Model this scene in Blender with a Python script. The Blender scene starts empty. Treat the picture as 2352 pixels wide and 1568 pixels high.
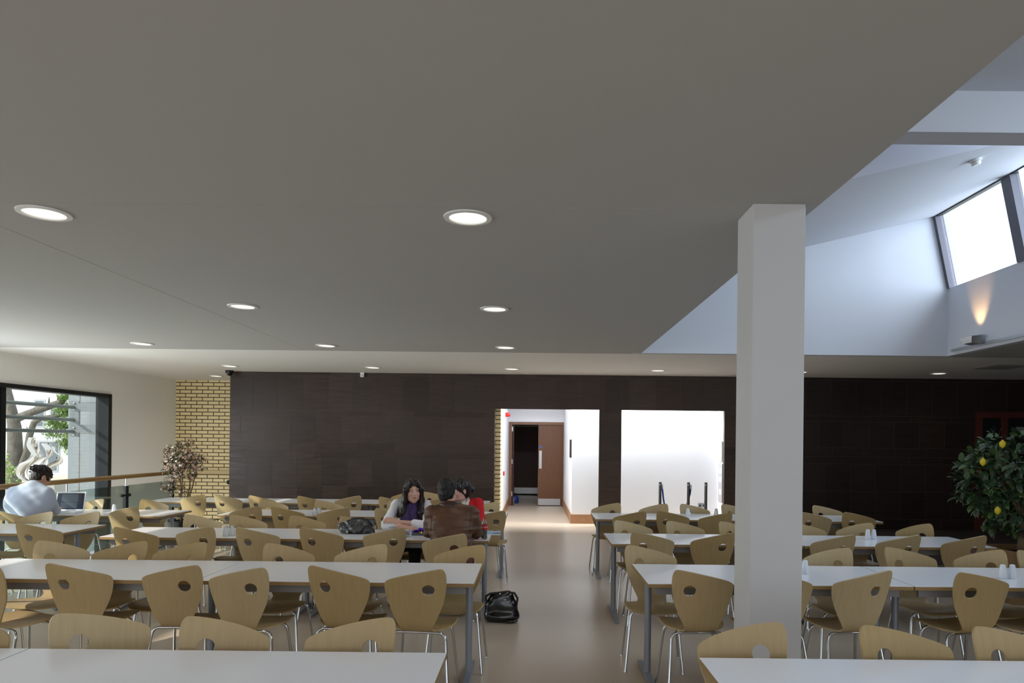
import bpy, bmesh, math, random
import numpy as np
from mathutils import Vector, Matrix, Euler
from mathutils.geometry import delaunay_2d_cdt

random.seed(7)
C = bpy.context.scene.collection
PI = math.pi
H = 1.65                      # eye height
F = 1600.0                    # focal length in pixels
PX, PY = 1225.0, 1017.0       # principal point
ROLL = 0.0105
CEIL = 3.01

def ray(px, py):
    u, v = (px - PX) / F, (PY - py) / F
    c, s = math.cos(ROLL), math.sin(ROLL)
    return Vector((u * c - v * s, 1.0, u * s + v * c))
def at_z(px, py, z):
    r = ray(px, py); t = (z - H) / r.z
    return Vector((r.x * t, t, z))
def at_d(px, py, d):
    r = ray(px, py)
    return Vector((r.x * d, d, H + r.z * d))

# ------------------------------------------------------------------ materials
def lin(c):
    out = []
    for v in c:
        v = v / 255.0
        out.append(v / 12.92 if v <= 0.04045 else ((v + 0.055) / 1.055) ** 2.4)
    return (*out, 1.0)

def mat(name, rgb, rough=0.5, metal=0.0, spec=0.5, emit=None, estr=0.0, alpha=None, trans=0.0, ior=1.45,
        noise=0.0, nscale=5.0, stretch=(1, 1, 1), bump=0.0, bscale=40.0, coat=0.0, attr=None, rough_var=0.0):
    m = bpy.data.materials.new(name); m.use_nodes = True
    nt = m.node_tree; b = nt.nodes['Principled BSDF']
    col = lin(rgb)
    b.inputs['Base Color'].default_value = col
    b.inputs['Roughness'].default_value = rough
    b.inputs['Metallic'].default_value = metal
    b.inputs['Specular IOR Level'].default_value = spec
    b.inputs['IOR'].default_value = ior
    if coat: b.inputs['Coat Weight'].default_value = coat; b.inputs['Coat Roughness'].default_value = 0.08
    if trans: b.inputs['Transmission Weight'].default_value = trans
    if alpha is not None: b.inputs['Alpha'].default_value = alpha
    if emit: b.inputs['Emission Color'].default_value = lin(emit); b.inputs['Emission Strength'].default_value = estr
    src = None
    if attr:
        a = nt.nodes.new('ShaderNodeAttribute'); a.attribute_name = attr
        src = a.outputs['Color']
    if noise or bump or rough_var:
        tc = nt.nodes.new('ShaderNodeTexCoord'); mp = nt.nodes.new('ShaderNodeMapping')
        mp.inputs['Scale'].default_value = stretch
        nt.links.new(tc.outputs['Object'], mp.inputs['Vector'])
        n = nt.nodes.new('ShaderNodeTexNoise'); n.inputs['Scale'].default_value = nscale; n.inputs['Detail'].default_value = 5
        nt.links.new(mp.outputs['Vector'], n.inputs['Vector'])
        if noise:
            mr = nt.nodes.new('ShaderNodeMapRange'); mr.inputs[1].default_value = 0.25; mr.inputs[2].default_value = 0.75
            mr.inputs[3].default_value = 1 - noise; mr.inputs[4].default_value = 1 + noise
            nt.links.new(n.outputs['Fac'], mr.inputs[0])
            mx = nt.nodes.new('ShaderNodeVectorMath'); mx.operation = 'SCALE'
            if src: nt.links.new(src, mx.inputs[0])
            else: mx.inputs[0].default_value = col[:3]
            nt.links.new(mr.outputs[0], mx.inputs['Scale'])
            src = mx.outputs[0]
        if rough_var:
            m2 = nt.nodes.new('ShaderNodeMapRange'); m2.inputs[1].default_value = 0.3; m2.inputs[2].default_value = 0.7
            m2.inputs[3].default_value = rough - rough_var; m2.inputs[4].default_value = rough + rough_var
            nt.links.new(n.outputs['Fac'], m2.inputs[0]); nt.links.new(m2.outputs[0], b.inputs['Roughness'])
        if bump:
            n2 = nt.nodes.new('ShaderNodeTexNoise'); n2.inputs['Scale'].default_value = bscale; n2.inputs['Detail'].default_value = 4
            nt.links.new(mp.outputs['Vector'], n2.inputs['Vector'])
            bp = nt.nodes.new('ShaderNodeBump'); bp.inputs['Strength'].default_value = bump; bp.inputs['Distance'].default_value = 0.01
            nt.links.new(n2.outputs['Fac'], bp.inputs['Height']); nt.links.new(bp.outputs['Normal'], b.inputs['Normal'])
    if src: nt.links.new(src, b.inputs['Base Color'])
    return m

def brick_mat(name, c1, c2, mortar, w, h, gap, axis='XZ'):
    m = mat(name, c1, 0.45)
    nt = m.node_tree; b = nt.nodes['Principled BSDF']
    tc = nt.nodes.new('ShaderNodeTexCoord'); sx = nt.nodes.new('ShaderNodeSeparateXYZ'); cx = nt.nodes.new('ShaderNodeCombineXYZ')
    nt.links.new(tc.outputs['Object'], sx.inputs[0])
    nt.links.new(sx.outputs[axis[0]], cx.inputs['X']); nt.links.new(sx.outputs[axis[1]], cx.inputs['Y'])
    br = nt.nodes.new('ShaderNodeTexBrick')
    br.inputs['Scale'].default_value = 1.0; br.inputs['Brick Width'].default_value = w; br.inputs['Row Height'].default_value = h
    br.inputs['Mortar Size'].default_value = gap; br.inputs['Mortar Smooth'].default_value = 0.05; br.inputs['Bias'].default_value = 0.0
    br.inputs['Color1'].default_value = lin(c1); br.inputs['Color2'].default_value = lin(c2); br.inputs['Mortar'].default_value = lin(mortar)
    nt.links.new(cx.outputs[0], br.inputs['Vector']); nt.links.new(br.outputs['Color'], b.inputs['Base Color'])
    bp = nt.nodes.new('ShaderNodeBump'); bp.inputs['Strength'].default_value = 0.6; bp.inputs['Distance'].default_value = 0.006; bp.invert = True
    nt.links.new(br.outputs['Fac'], bp.inputs['Height']); nt.links.new(bp.outputs['Normal'], b.inputs['Normal'])
    return m

def glass_mat(name, tint=(235, 245, 240), refl=0.06):
    m = bpy.data.materials.new(name); m.use_nodes = True; nt = m.node_tree; nt.nodes.clear()
    o = nt.nodes.new('ShaderNodeOutputMaterial'); t = nt.nodes.new('ShaderNodeBsdfTransparent'); g = nt.nodes.new('ShaderNodeBsdfGlossy')
    t.inputs['Color'].default_value = lin(tint); g.inputs['Roughness'].default_value = 0.02
    mx = nt.nodes.new('ShaderNodeMixShader'); fr = nt.nodes.new('ShaderNodeLayerWeight'); fr.inputs['Blend'].default_value = 0.15
    ml = nt.nodes.new('ShaderNodeMath'); ml.operation = 'MULTIPLY'; ml.inputs[1].default_value = 0.6
    ad = nt.nodes.new('ShaderNodeMath'); ad.operation = 'ADD'; ad.inputs[1].default_value = refl * 0.5
    nt.links.new(fr.outputs['Fresnel'], ml.inputs[0]); nt.links.new(ml.outputs[0], ad.inputs[0]); nt.links.new(ad.outputs[0], mx.inputs[0])
    nt.links.new(t.outputs[0], mx.inputs[1]); nt.links.new(g.outputs[0], mx.inputs[2]); nt.links.new(mx.outputs[0], o.inputs[0])
    return m

M = dict(
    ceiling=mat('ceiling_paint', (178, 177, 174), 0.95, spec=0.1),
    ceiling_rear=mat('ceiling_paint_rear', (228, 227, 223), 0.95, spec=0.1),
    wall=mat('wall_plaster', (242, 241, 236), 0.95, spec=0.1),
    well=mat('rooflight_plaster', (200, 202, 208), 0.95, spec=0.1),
    white=mat('white_paint', (240, 242, 246), 0.9, spec=0.1),
    floor=mat('linoleum', (192, 177, 158), 0.28, spec=0.4, noise=0.02, nscale=1.3, stretch=(1, 1, 1)),
    column=mat('column_paint', (200, 199, 199), 0.9, spec=0.1, noise=0.015, nscale=3),
    tile=mat('dark_wood_tile', (60, 48, 42), 0.36, spec=0.28, noise=0.22, nscale=3.0, stretch=(1.2, 1, 9), attr='tint', rough_var=0.08),
    grout=mat('tile_grout', (84, 76, 68), 0.9),
    brick=brick_mat('cream_glazed_brick', (246, 228, 178), (240, 220, 166), (92, 74, 44), 0.258, 0.0845, 0.010),
    brick_side=brick_mat('cream_brick_return', (236, 218, 170), (226, 206, 156), (96, 76, 44), 0.258, 0.0845, 0.010, 'YZ'),
    frame=mat('dark_window_metal', (34, 37, 40), 0.4, metal=0.3),
    reveal=mat('grey_metal_panel', (120, 126, 132), 0.5, metal=0.2),
    oak=mat('varnished_wood', (120, 84, 60), 0.4, noise=0.1, nscale=6, stretch=(1, 1, 12)),
    skirting=mat('wooden_skirting', (160, 118, 84), 0.4, noise=0.08, nscale=5, stretch=(6, 6, 1)),
    door=mat('brown_veneer_door', (104, 68, 42), 0.42, noise=0.22, nscale=6, stretch=(10, 1, 0.6)),
    door_dark=mat('dark_stained_door', (62, 34, 24), 0.5),
    mahogany=mat('reddish_wood_frame', (78, 30, 20), 0.5),
    steel=mat('brushed_steel', (190, 192, 194), 0.35, metal=0.9),
    chrome=mat('chrome_tube', (205, 206, 208), 0.14, metal=1.0),
    powder=mat('grey_powder_coat', (142, 146, 154), 0.42, metal=0.35),
    powder_dark=mat('dark_grey_rail', (132, 130, 130), 0.5, metal=0.2),
    laminate=mat('white_laminate', (242, 243, 246), 0.22, spec=0.5),
    beech_edge=mat('beech_edge', (150, 120, 76), 0.5, noise=0.06, nscale=8, stretch=(1, 1, 8)),
    ply=mat('beech_ply', (176, 153, 112), 0.42, spec=0.35, noise=0.06, nscale=7, stretch=(9, 1.0, 0.9), bump=0.03, bscale=60),
    ply_b=mat('beech_ply_warm', (170, 146, 102), 0.42, spec=0.35, noise=0.07, nscale=7, stretch=(9, 1.0, 0.9), bump=0.03, bscale=60),
    ply_c=mat('beech_ply_pale', (184, 163, 124), 0.42, spec=0.35, noise=0.06, nscale=7, stretch=(9, 1.0, 0.9), bump=0.03, bscale=60),
    black=mat('black_plastic', (16, 16, 17), 0.4),
    patent=mat('black_patent', (5, 5, 6), 0.2, spec=0.6, coat=0.5),
    glass=glass_mat('clear_glass', (246, 250, 248), 0.05),
    rail_glass=glass_mat('balustrade_glass', (236, 244, 240), 0.08),
    dim_glass=mat('dark_glass', (12, 13, 15), 0.08, spec=0.5),
    handrail=mat('timber_handrail', (146, 116, 70), 0.4, noise=0.08, nscale=8, stretch=(8, 1, 8)),
    mullion=mat('grey_violet_frame', (96, 94, 102), 0.5, metal=0.1),
    lens=mat('downlight_lens', (250, 248, 240), 0.2, emit=(255, 246, 230), estr=1.6),
    lens_off=mat('downlight_lens_off', (220, 218, 210), 0.2, emit=(255, 246, 230), estr=0.5),
    plastic_white=mat('white_plastic', (230, 230, 228), 0.4),
    shaker=mat('white_glaze', (226, 230, 238), 0.25),
    clear=mat('clear_plastic', (236, 240, 242), 0.08, trans=0.75, ior=1.35),
)

# ------------------------------------------------------------------ mesh helpers
class MB:
    """collects shapes and links them as ONE mesh object"""
    def __init__(s): s.bm = bmesh.new()
    def box(s, x0, x1, y0, y1, z0, z1, bev=0.0, mtx=None):
        bm = s.bm; n0 = len(bm.verts)
        r = bmesh.ops.create_cube(bm, size=1.0)
        vs = r['verts']
        for v in vs:
            v.co = Vector((x0 + (v.co.x + .5) * (x1 - x0), y0 + (v.co.y + .5) * (y1 - y0), z0 + (v.co.z + .5) * (z1 - z0)))
        if bev:
            es = {e for v in vs for e in v.link_edges}
            rr = bmesh.ops.bevel(bm, geom=list(es), offset=bev, segments=2, profile=0.6, affect='EDGES')
            vs = list({v for f in rr['faces'] for v in f.verts} | {v for v in vs if v.is_valid})
        if mtx is not None:
            for v in vs: v.co = mtx @ v.co
        return s
    def prism(s, poly, z0, z1):
        bm = s.bm
        a = [bm.verts.new((x, y, z0)) for x, y in poly]; b = [bm.verts.new((x, y, z1)) for x, y in poly]
        n = len(poly)
        bm.faces.new(a[::-1]); bm.faces.new(b)
        for i in range(n): bm.faces.new((a[i], a[(i + 1) % n], b[(i + 1) % n], b[i]))
        return s
    def quad(s, *pts):
        s.bm.faces.new([s.bm.verts.new(p) for p in pts]); return s
    def hexa(s, p):          # 8 points: bottom 4, top 4
        v = [s.bm.verts.new(q) for q in p]
        for f in ((3, 2, 1, 0), (4, 5, 6, 7), (0, 1, 5, 4), (1, 2, 6, 5), (2, 3, 7, 6), (3, 0, 4, 7)):
            s.bm.faces.new([v[i] for i in f])
        return s
    def tube(s, pts, r, seg=10, caps=True):
        bm = s.bm; pts = [Vector(p) for p in pts]; n = len(pts)
        rs = r if isinstance(r, (list, tuple)) else [r] * n
        rings = []; up = None
        for i, p in enumerate(pts):
            t = (pts[min(i + 1, n - 1)] - pts[max(i - 1, 0)]).normalized()
            if up is None:
                up = Vector((0, 0, 1)) if abs(t.z) < .9 else Vector((1, 0, 0))
            x = up.cross(t).normalized(); y = t.cross(x).normalized(); up = y
            rings.append([bm.verts.new(p + (x * math.cos(2 * PI * k / seg) + y * math.sin(2 * PI * k / seg)) * rs[i]) for k in range(seg)])
        for a, b in zip(rings, rings[1:]):
            for k in range(seg): bm.faces.new((a[k], a[(k + 1) % seg], b[(k + 1) % seg], b[k]))
        if caps: bm.faces.new(rings[0][::-1]); bm.faces.new(rings[-1])
        return s
    def lathe(s, prof, seg=24, o=(0, 0, 0), caps=True, mtx=None):
        bm = s.bm; o = Vector(o); rings = []
        for r, z in prof:
            ring = []
            for k in range(seg):
                p = Vector((r * math.cos(2 * PI * k / seg), r * math.sin(2 * PI * k / seg), z))
                if mtx is not None: p = mtx @ p
                ring.append(bm.verts.new(o + p))
            rings.append(ring)
        for a, b in zip(rings, rings[1:]):
            for k in range(seg): bm.faces.new((a[k], a[(k + 1) % seg], b[(k + 1) % seg], b[k]))
        if caps: bm.faces.new(rings[0][::-1]); bm.faces.new(rings[-1])
        return s
    def ball(s, c, r, sub=2, scale=(1, 1, 1)):
        rr = bmesh.ops.create_icosphere(s.bm, subdivisions=sub, radius=r)
        for v in rr['verts']: v.co = Vector((v.co.x * scale[0], v.co.y * scale[1], v.co.z * scale[2])) + Vector(c)
        return s
    def build(s, name, m, parent=None, smooth=None, loc=None):
        bmesh.ops.recalc_face_normals(s.bm, faces=s.bm.faces) if smooth != 'raw' else None
        me = bpy.data.meshes.new(name); s.bm.to_mesh(me); s.bm.free()
        return link(name, me, m, parent, smooth, loc)

def link(name, me, m, parent=None, smooth=None, loc=None):
    me.materials.append(m)
    if smooth:
        me.polygons.foreach_set('use_smooth', [True] * len(me.polygons))
        if isinstance(smooth, (int, float)) and smooth is not True: me.set_sharp_from_angle(angle=math.radians(smooth))
    o = bpy.data.objects.new(name, me); C.objects.link(o)
    if parent: o.parent = parent
    if loc is not None: o.location = loc
    return o

def tag(o, label, cat, group=None, kind=None):
    o['label'] = label; o['category'] = cat
    if group: o['group'] = group
    if kind: o['kind'] = kind
    return o
def empty(name, loc, rz=0.0):
    o = bpy.data.objects.new(name, None); C.objects.link(o); o.location = loc; o.rotation_euler = (0, 0, rz); o.empty_display_size = .1
    return o
def struct(o, label, cat='structure'):
    o['kind'] = 'structure'; o['label'] = label; o['category'] = cat
    return o
def copy_tree(o, parent=None):
    c = o.copy(); C.objects.link(c)
    if parent: c.parent = parent
    for ch in list(KIDS.get(o.name, [])):
        copy_tree(ch, c)
    return c
KIDS = {}
def note_kids(root):
    for o in C.objects:
        if o.parent is not None: KIDS.setdefault(o.parent.name, [])
    def walk(o):
        KIDS[o.name] = [c for c in C.objects if c.parent is o]
        for c in KIDS[o.name]: walk(c)
    walk(root)

ORD = ['first', 'second', 'third', 'fourth', 'fifth', 'sixth', 'seventh', 'eighth', 'ninth', 'tenth', 'eleventh']
# ================================================================== SETTING
def lw(y, off=0.0):                       # x of the left wall's inner face at depth y
    return -8.47 + (y - 11.06) * 0.0506 - off
def sbox(name, label, m, *b, bev=0.0, cat='wall'):
    return struct(MB().box(*b, bev=bev).build(name, m), label, cat)

YB = 13.85                                # dark tiled wall
WR = 6.17; WL = 1.60; YR = 10.40          # rooflight well: sides and rear
# floor
sbox('floor', 'cream linoleum canteen floor running down the aisle to the corridor', M['floor'], -6.2, 11.0, -6.0, 23.2, -.25, 0.0, cat='floor')
sbox('floor_lower', 'lower stair hall floor beyond the glass balustrade', M['floor'], -10.4, -6.2, -6.0, 16.6, -1.6, -1.4, cat='floor')
# ceiling
b = MB()
b.prism([(-7.0, -6), (WL - .12, -6), (WL - .12, YR + .12), (lw(YR + .12) - .15, YR + .12), (lw(9.0) - .15, 9.0), (-7.0, 9.0)], CEIL, CEIL + .15).box(WR + .12, 11, -6, YR + .12, CEIL, CEIL + .15)  # strip along the stair wall left open, unseen, to let sun in
b.box(WL - .12, WR + .12, -6, -5.12, CEIL, CEIL + .15)
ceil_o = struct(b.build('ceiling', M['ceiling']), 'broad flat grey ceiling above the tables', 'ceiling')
b = MB(); b.box(-6.9, 1.46, 4.028, 4.034, CEIL - .0012, CEIL + .01).box(-3.453, -3.447, 4.04, 10.4, CEIL - .0012, CEIL + .01)
b.build('joint', mat('ceiling_joint', (171, 170, 167), .95), ceil_o)
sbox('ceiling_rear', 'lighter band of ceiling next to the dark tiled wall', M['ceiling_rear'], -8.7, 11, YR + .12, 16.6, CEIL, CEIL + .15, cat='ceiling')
sbox('floor_dark_strip', 'dark floor strip before the dark wall near the lemon tree', mat('dark_floor', (44, 36, 32), .95), 4.9, 10.9, 8.3, 13.84, -.01, .006, cat='floor')  # darker sheet laid over the floor before the right part of the wall
# rooflight well
def roof_z(x): return 4.018 + (x - WL) * 0.2466
b = MB(); b.prism([(WL - .12, -6.2), (WL - .12, -CEIL), (WR + .12, -CEIL), (WR + .12, -4.03), (5.965, -5.08), (5.95, -6.2)], YR, YR + .12)
for v in b.bm.verts: v.co = Vector((v.co.x, v.co.z, -v.co.y))
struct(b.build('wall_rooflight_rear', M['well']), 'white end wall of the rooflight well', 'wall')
b = MB(); b.box(WL - .12, WL, -5, YR, CEIL, 6.2)
struct(b.build('wall_rooflight_aisle', M['ceiling']), 'white side wall of the rooflight well above the column', 'wall')
b = MB(); b.box(WR, WR + .12, -5, YR, CEIL + .0, 4.017)
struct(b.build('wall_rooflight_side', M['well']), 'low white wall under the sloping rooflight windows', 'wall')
b = MB()
yc = 7.35
b.hexa([(WL, yc, roof_z(WL)), (5.99, yc, roof_z(5.99)), (5.99, YR, roof_z(5.99)), (WL, YR, roof_z(WL)),
        (WL, yc, roof_z(WL) + .1), (5.99, yc, roof_z(5.99) + .1), (5.99, YR, roof_z(5.99) + .1), (WL, YR, roof_z(WL) + .1)])
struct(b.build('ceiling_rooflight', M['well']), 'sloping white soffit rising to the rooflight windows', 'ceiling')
b = MB(); b.hexa([(WL, yc - .1, roof_z(WL)), (5.99, yc - .1, roof_z(5.99)), (5.99, yc, roof_z(5.99)), (WL, yc, roof_z(WL)),
                  (WL, yc - .1, 6.2), (5.99, yc - .1, 6.2), (5.99, yc, 6.2), (WL, yc, 6.2)])
struct(b.build('wall_rooflight_step', M['well']), 'pale upright step in the rooflight soffit behind the beam', 'wall')
b = MB(); b.box(WL, 6.05, 5.88, 6.13, 4.31, 6.2)
struct(b.build('beam_rooflight', M['well']), 'deep white beam crossing the rooflight well', 'beam')
b = MB(); b.box(WL, 6.05, -5, 5.88, 4.66, 4.76)
struct(b.build('ceiling_upper', M['well']), 'flat upper ceiling of the rooflight well before the beam', 'ceiling')
b = MB(); b.box(WL, 6.05, 6.13, yc, 6.1, 6.2)
struct(b.build('ceiling_pocket', M['well']), 'hidden pocket ceiling behind the rooflight beam', 'ceiling')
struct(MB().box(WL, WR, -5.12, -5.0, CEIL, 6.2).build('wall_rooflight_front', M['well']), 'white end wall of the rooflight well behind the camera', 'wall')
# sloping windows of the rooflight
xb, zb_, xt, zt = WR, 4.017, 5.945, 5.09
wroot = empty('window_3', (WR, 8, 4.017)); struct(wroot, 'sloping bright rooflight windows with grey mullions', 'window')
def slant(y0, y1, t0, t1, d0, d1, k=MB):   # box lying in the sloping plane: t along the slope 0..1, d = depth outward
    n = Vector((zt - zb_, 0, xb - xt)).normalized()
    def P(y, t, d): return Vector((xb + (xt - xb) * t, y, zb_ + (zt - zb_) * t)) + n * d - Vector((WR, 8, 4.017))
    return [P(y0, t0, d0), P(y1, t0, d0), P(y1, t0, d1), P(y0, t0, d1), P(y0, t1, d0), P(y1, t1, d0), P(y1, t1, d1), P(y0, t1, d1)]
ys = [10.40, 8.81, 7.2, 5.6, 4.0, 2.4, .8, -.8, -2.4, -4.0, -5.0]
for i, y in enumerate(ys):
    w = .06 if i == 0 else .085
    MB().hexa(slant(y - w, y + (0 if i == 0 else w), 0, 1, -.02, .10)).build('mullion', M['mullion'], wroot)
MB().hexa(slant(-5, 10.4, .985, 1.01, -.01, .1)).build('head_rail', M['frame'], wroot)
for i in range(len(ys) - 1):
    MB().hexa(slant(ys[i + 1] + .085, ys[i] - .085, 0, .985, .06, .07)).build('pane', M['glass'], wroot)

# column
struct(MB().box(1.225, 1.52, 3.92, 4.22, 0, CEIL, bev=.004).build('column', M['column']), 'square white plastered column beside the aisle', 'column')

# dark tiled wall, tile by tile in one mesh
ZS = [0, .21, .754, 1.30, 1.44, 1.62, 2.14, 2.25, 2.95, CEIL]
OPN = [(-.77, 1.31, 0, 2.325), (1.75, 3.80, 0, 2.325)]
def clip_rects(x0, x1, z0, z1):
    out = [(x0, x1, z0, z1)]
    for a0, a1, c0, c1 in OPN:
        nx = []
        for r in out:
            if r[1] <= a0 or r[0] >= a1 or r[3] <= c0 or r[2] >= c1: nx.append(r); continue
            if r[0] < a0: nx.append((r[0], a0, r[2], r[3]))
            if r[1] > a1: nx.append((a1, r[1], r[2], r[3]))
            m0, m1 = max(r[0], a0), min(r[1], a1)
            if r[3] > c1: nx.append((m0, m1, c1, r[3]))
        out = nx
    return out
def tiled(name, label, xa, xb_, y):
    bm = bmesh.new(); cl = bm.loops.layers.float_color.new('tint')
    rnd = random.Random(3)
    def face(pts, col):
        f = bm.faces.new([bm.verts.new(p) for p in pts])
        for l in f.loops: l[cl] = (*col, 1)
    for zi in range(len(ZS) - 1):
        z0, z1 = ZS[zi], ZS[zi + 1]; h = z1 - z0
        x = xa - rnd.random() * .5
        while x < xb_:
            w = .50 if h > .4 else rnd.choice((.62, .72, .80))
            k = rnd.uniform(.80, 1.22); hue = rnd.uniform(-.05, .05)
            base = lin((62, 50, 44) if x < 4.1 else (40, 30, 26))  # right-hand tiles darkened: the weaker light there is put into their colour
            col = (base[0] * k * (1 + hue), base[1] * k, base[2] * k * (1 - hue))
            for r in clip_rects(max(x, xa), min(x + w, xb_), z0, z1):
                g = .0022
                if r[1] - r[0] < .01: continue
                face([(r[0] + g, y, r[2] + g), (r[1] - g, y, r[2] + g), (r[1] - g, y, r[3] - g), (r[0] + g, y, r[3] - g)], col)
            x += w
    me = bpy.data.meshes.new(name); bm.to_mesh(me); bm.free()
    o = link(name, me, M['tile']); return struct(o, label, 'wall')
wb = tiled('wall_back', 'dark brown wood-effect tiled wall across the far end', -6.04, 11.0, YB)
g = MB()
for r in clip_rects(-6.04, 11.0, 0, CEIL): g.box(r[0], r[1], YB + .003, YB + .10, r[2], r[3])
go = g.build('backing', M['grout'], wb)
struct(MB().box(-6.04, -5.94, YB + .1, 16.0, 0, CEIL).build('wall_return', M['tile']), 'dark end return of the tiled wall', 'wall')
# white recess behind the openings, corridor
WY = 14.35
b = MB(); b.box(.80, 4.6, WY, WY + .12, 0, CEIL)
struct(b.build('wall_recess', M['white']), 'bright white wall seen through the wide opening', 'wall')
struct(MB().box(3.80, 3.92, YB + .1, WY, 0, CEIL).build('wall_recess_side', M['white']), 'white side of the wide opening', 'wall')
struct(MB().box(.80, .92, WY + .12, 18.3, 0, CEIL).build('wall_corridor_right', M['white']), 'white corridor wall beside the door', 'wall')
struct(MB().box(-.95, -.66, 14.0, 14.45, 0, CEIL).build('wall_corridor_brick', M['brick']), 'cream brick flank at the corridor mouth', 'wall')
struct(MB().box(-.80, -.655, 14.46, 18.3, 0, CEIL).build('wall_corridor_left', M['white']), 'white corridor wall next to the brick flank', 'wall')
b = MB(); b.box(-.80, -.64, 18.3, 18.42, 0, CEIL).box(.88, .93, 18.3, 18.42, 0, CEIL).box(-.64, .88, 18.3, 18.42, 2.2, CEIL)
struct(b.build('wall_corridor_end', M['white']), 'white wall around the corridor door', 'wall')
b = MB(); b.box(-1.0, 4.0, YB + .1, 15.6, CEIL + .0, CEIL + .1).box(-1.0, 1.0, 15.6, 18.4, 2.75, 2.85)
struct(b.build('ceiling_corridor', M['white']), 'white corridor ceiling', 'ceiling')
# lobby beyond the corridor doors (dark)
b = MB(); b.box(-.9, -.78, 18.42, 23, 0, 2.6).box(1.0, 1.12, 18.42, 23, 0, 2.6).box(-.9, 1.1, 18.42, 23, 2.5, 2.6)
struct(b.build('wall_lobby', M['wall']), 'dim lobby walls behind the corridor doors', 'wall')
struct(MB().box(-.8, 1.1, 22.9, 23.1, 0, 2.6).build('wall_lobby_end', M['wall']), 'dim end of the lobby', 'wall')
lob = empty('door_3', (-.25, 22.0, 0)); struct(lob, 'dark door at the far end of the lobby', 'door')
MB().box(-.5, .75, 0, .05, .04, 2.15).build('door_leaf', M['door_dark'], lob)
MB().box(-.35, .7, -.012, 0, .05, .24).build('kick_plate', M['steel'], lob)
# corridor doors
dr = empty('door_1', (.12, 18.3, 0)); struct(dr, 'brown veneer double door at the end of the corridor', 'door')
b = MB(); b.box(-.76, -.68, -.03, .10, 0, 2.2).box(.66, .76, -.03, .10, 0, 2.2).box(-.68, .66, -.03, .10, 2.13, 2.2)
b.build('door_frame', M['oak'], dr)
lf = MB().box(.01, .66, .02, .065, .01, 2.13).build('door_leaf', M['door'], dr)
MB().box(.02, .60, .006, .02, .02, .19).build('kick_plate', M['steel'], lf)
MB().box(.035, .105, .004, .02, .98, 1.45).build('push_plate', M['steel'], lf)
sg = MB().lathe([(0.0, 0), (.036, 0), (.036, .004), (0, .004)], 20, (.07, .018, 1.55), mtx=Matrix.Rotation(PI / 2, 3, 'X')).build('round_sign', mat('sign_blue', (70, 96, 168), .5), lf)
lf2 = MB().box(-.67, -.63, .07, .70, .01, 2.13).build('door_leaf', M['door_dark'], dr)
MB().box(-.63, -.62, .12, .66, .02, .19).build('kick_plate', M['steel'], lf2)
for z in (.25, 1.1, 1.95): MB().box(-.685, -.66, -.035, -.028, z, z + .12).build('hinge', M['steel'], dr)
# baseboards
def skirt(name, label, *b):
    struct(MB().box(*b, bev=.004).build(name, M['skirting']), label, 'baseboard')
skirt('baseboard_recess', 'wooden skirting on the white wall stub', .78, 1.72, WY - .02, WY, 0, .19)
skirt('baseboard_recess_side', 'wooden skirting under the wide white panel', 1.72, 3.8, WY - .02, WY, 0, .19)
skirt('baseboard_corridor_right', 'wooden skirting along the corridor wall', .78, .80, WY, 18.27, 0, .19)
skirt('baseboard_corridor_left', 'wooden skirting along the other corridor wall', -.655, -.635, 14.47, 18.27, 0, .19)
# brick wall + wall handrail
struct(MB().box(-8.6, -5.94, 16.0, 16.2, -1.4, CEIL).build('wall_brick', M['brick']), 'cream glazed brick wall in the corner', 'wall')
struct(MB().box(-8.1, -6.05, 15.93, 15.97, .86, .95, bev=.01).build('trim_brick', mat('pale_rail', (206, 186, 138), .5)), 'timber rail running along the brick wall', 'trim')
# left wall: one window opening in view, two added out of view for light
def lpoly(y0, y1, z0, z1, t=.18):
    return [(lw(y0), y0, z0), (lw(y1), y1, z0), (lw(y1, t), y1, z0), (lw(y0, t), y0, z0),
            (lw(y0), y0, z1), (lw(y1), y1, z1), (lw(y1, t), y1, z1), (lw(y0, t), y0, z1)]
W1 = (10.92, 13.72, -1.0, 2.52); W2 = (4.9, 7.9, -.4, 3.95)
b = MB(); b.hexa(lpoly(13.72, 16.1, -1.4, CEIL)).hexa(lpoly(10.92, 13.72, 2.52, CEIL)).hexa(lpoly(10.92, 13.72, -1.4, -1.0))
b.hexa(lpoly(7.9, 8.3, -1.4, CEIL)).hexa(lpoly(10.5, 10.92, -1.4, CEIL)).hexa(lpoly(8.3, 10.5, 2.52, CEIL)).hexa(lpoly(8.3, 10.5, -1.4, -1.0)).hexa(lpoly(4.9, 7.9, -1.4, -.4)).hexa(lpoly(-6, 4.9, -1.4, CEIL))
b.hexa(lpoly(7.9, 9.1, CEIL, 4.1)).hexa(lpoly(-6, 4.9, CEIL, 4.1)).hexa(lpoly(4.9, 7.9, 3.95, 4.1))
struct(b.build('wall_left', M['wall']), 'off-white plaster side wall holding the big window', 'wall')
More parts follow.
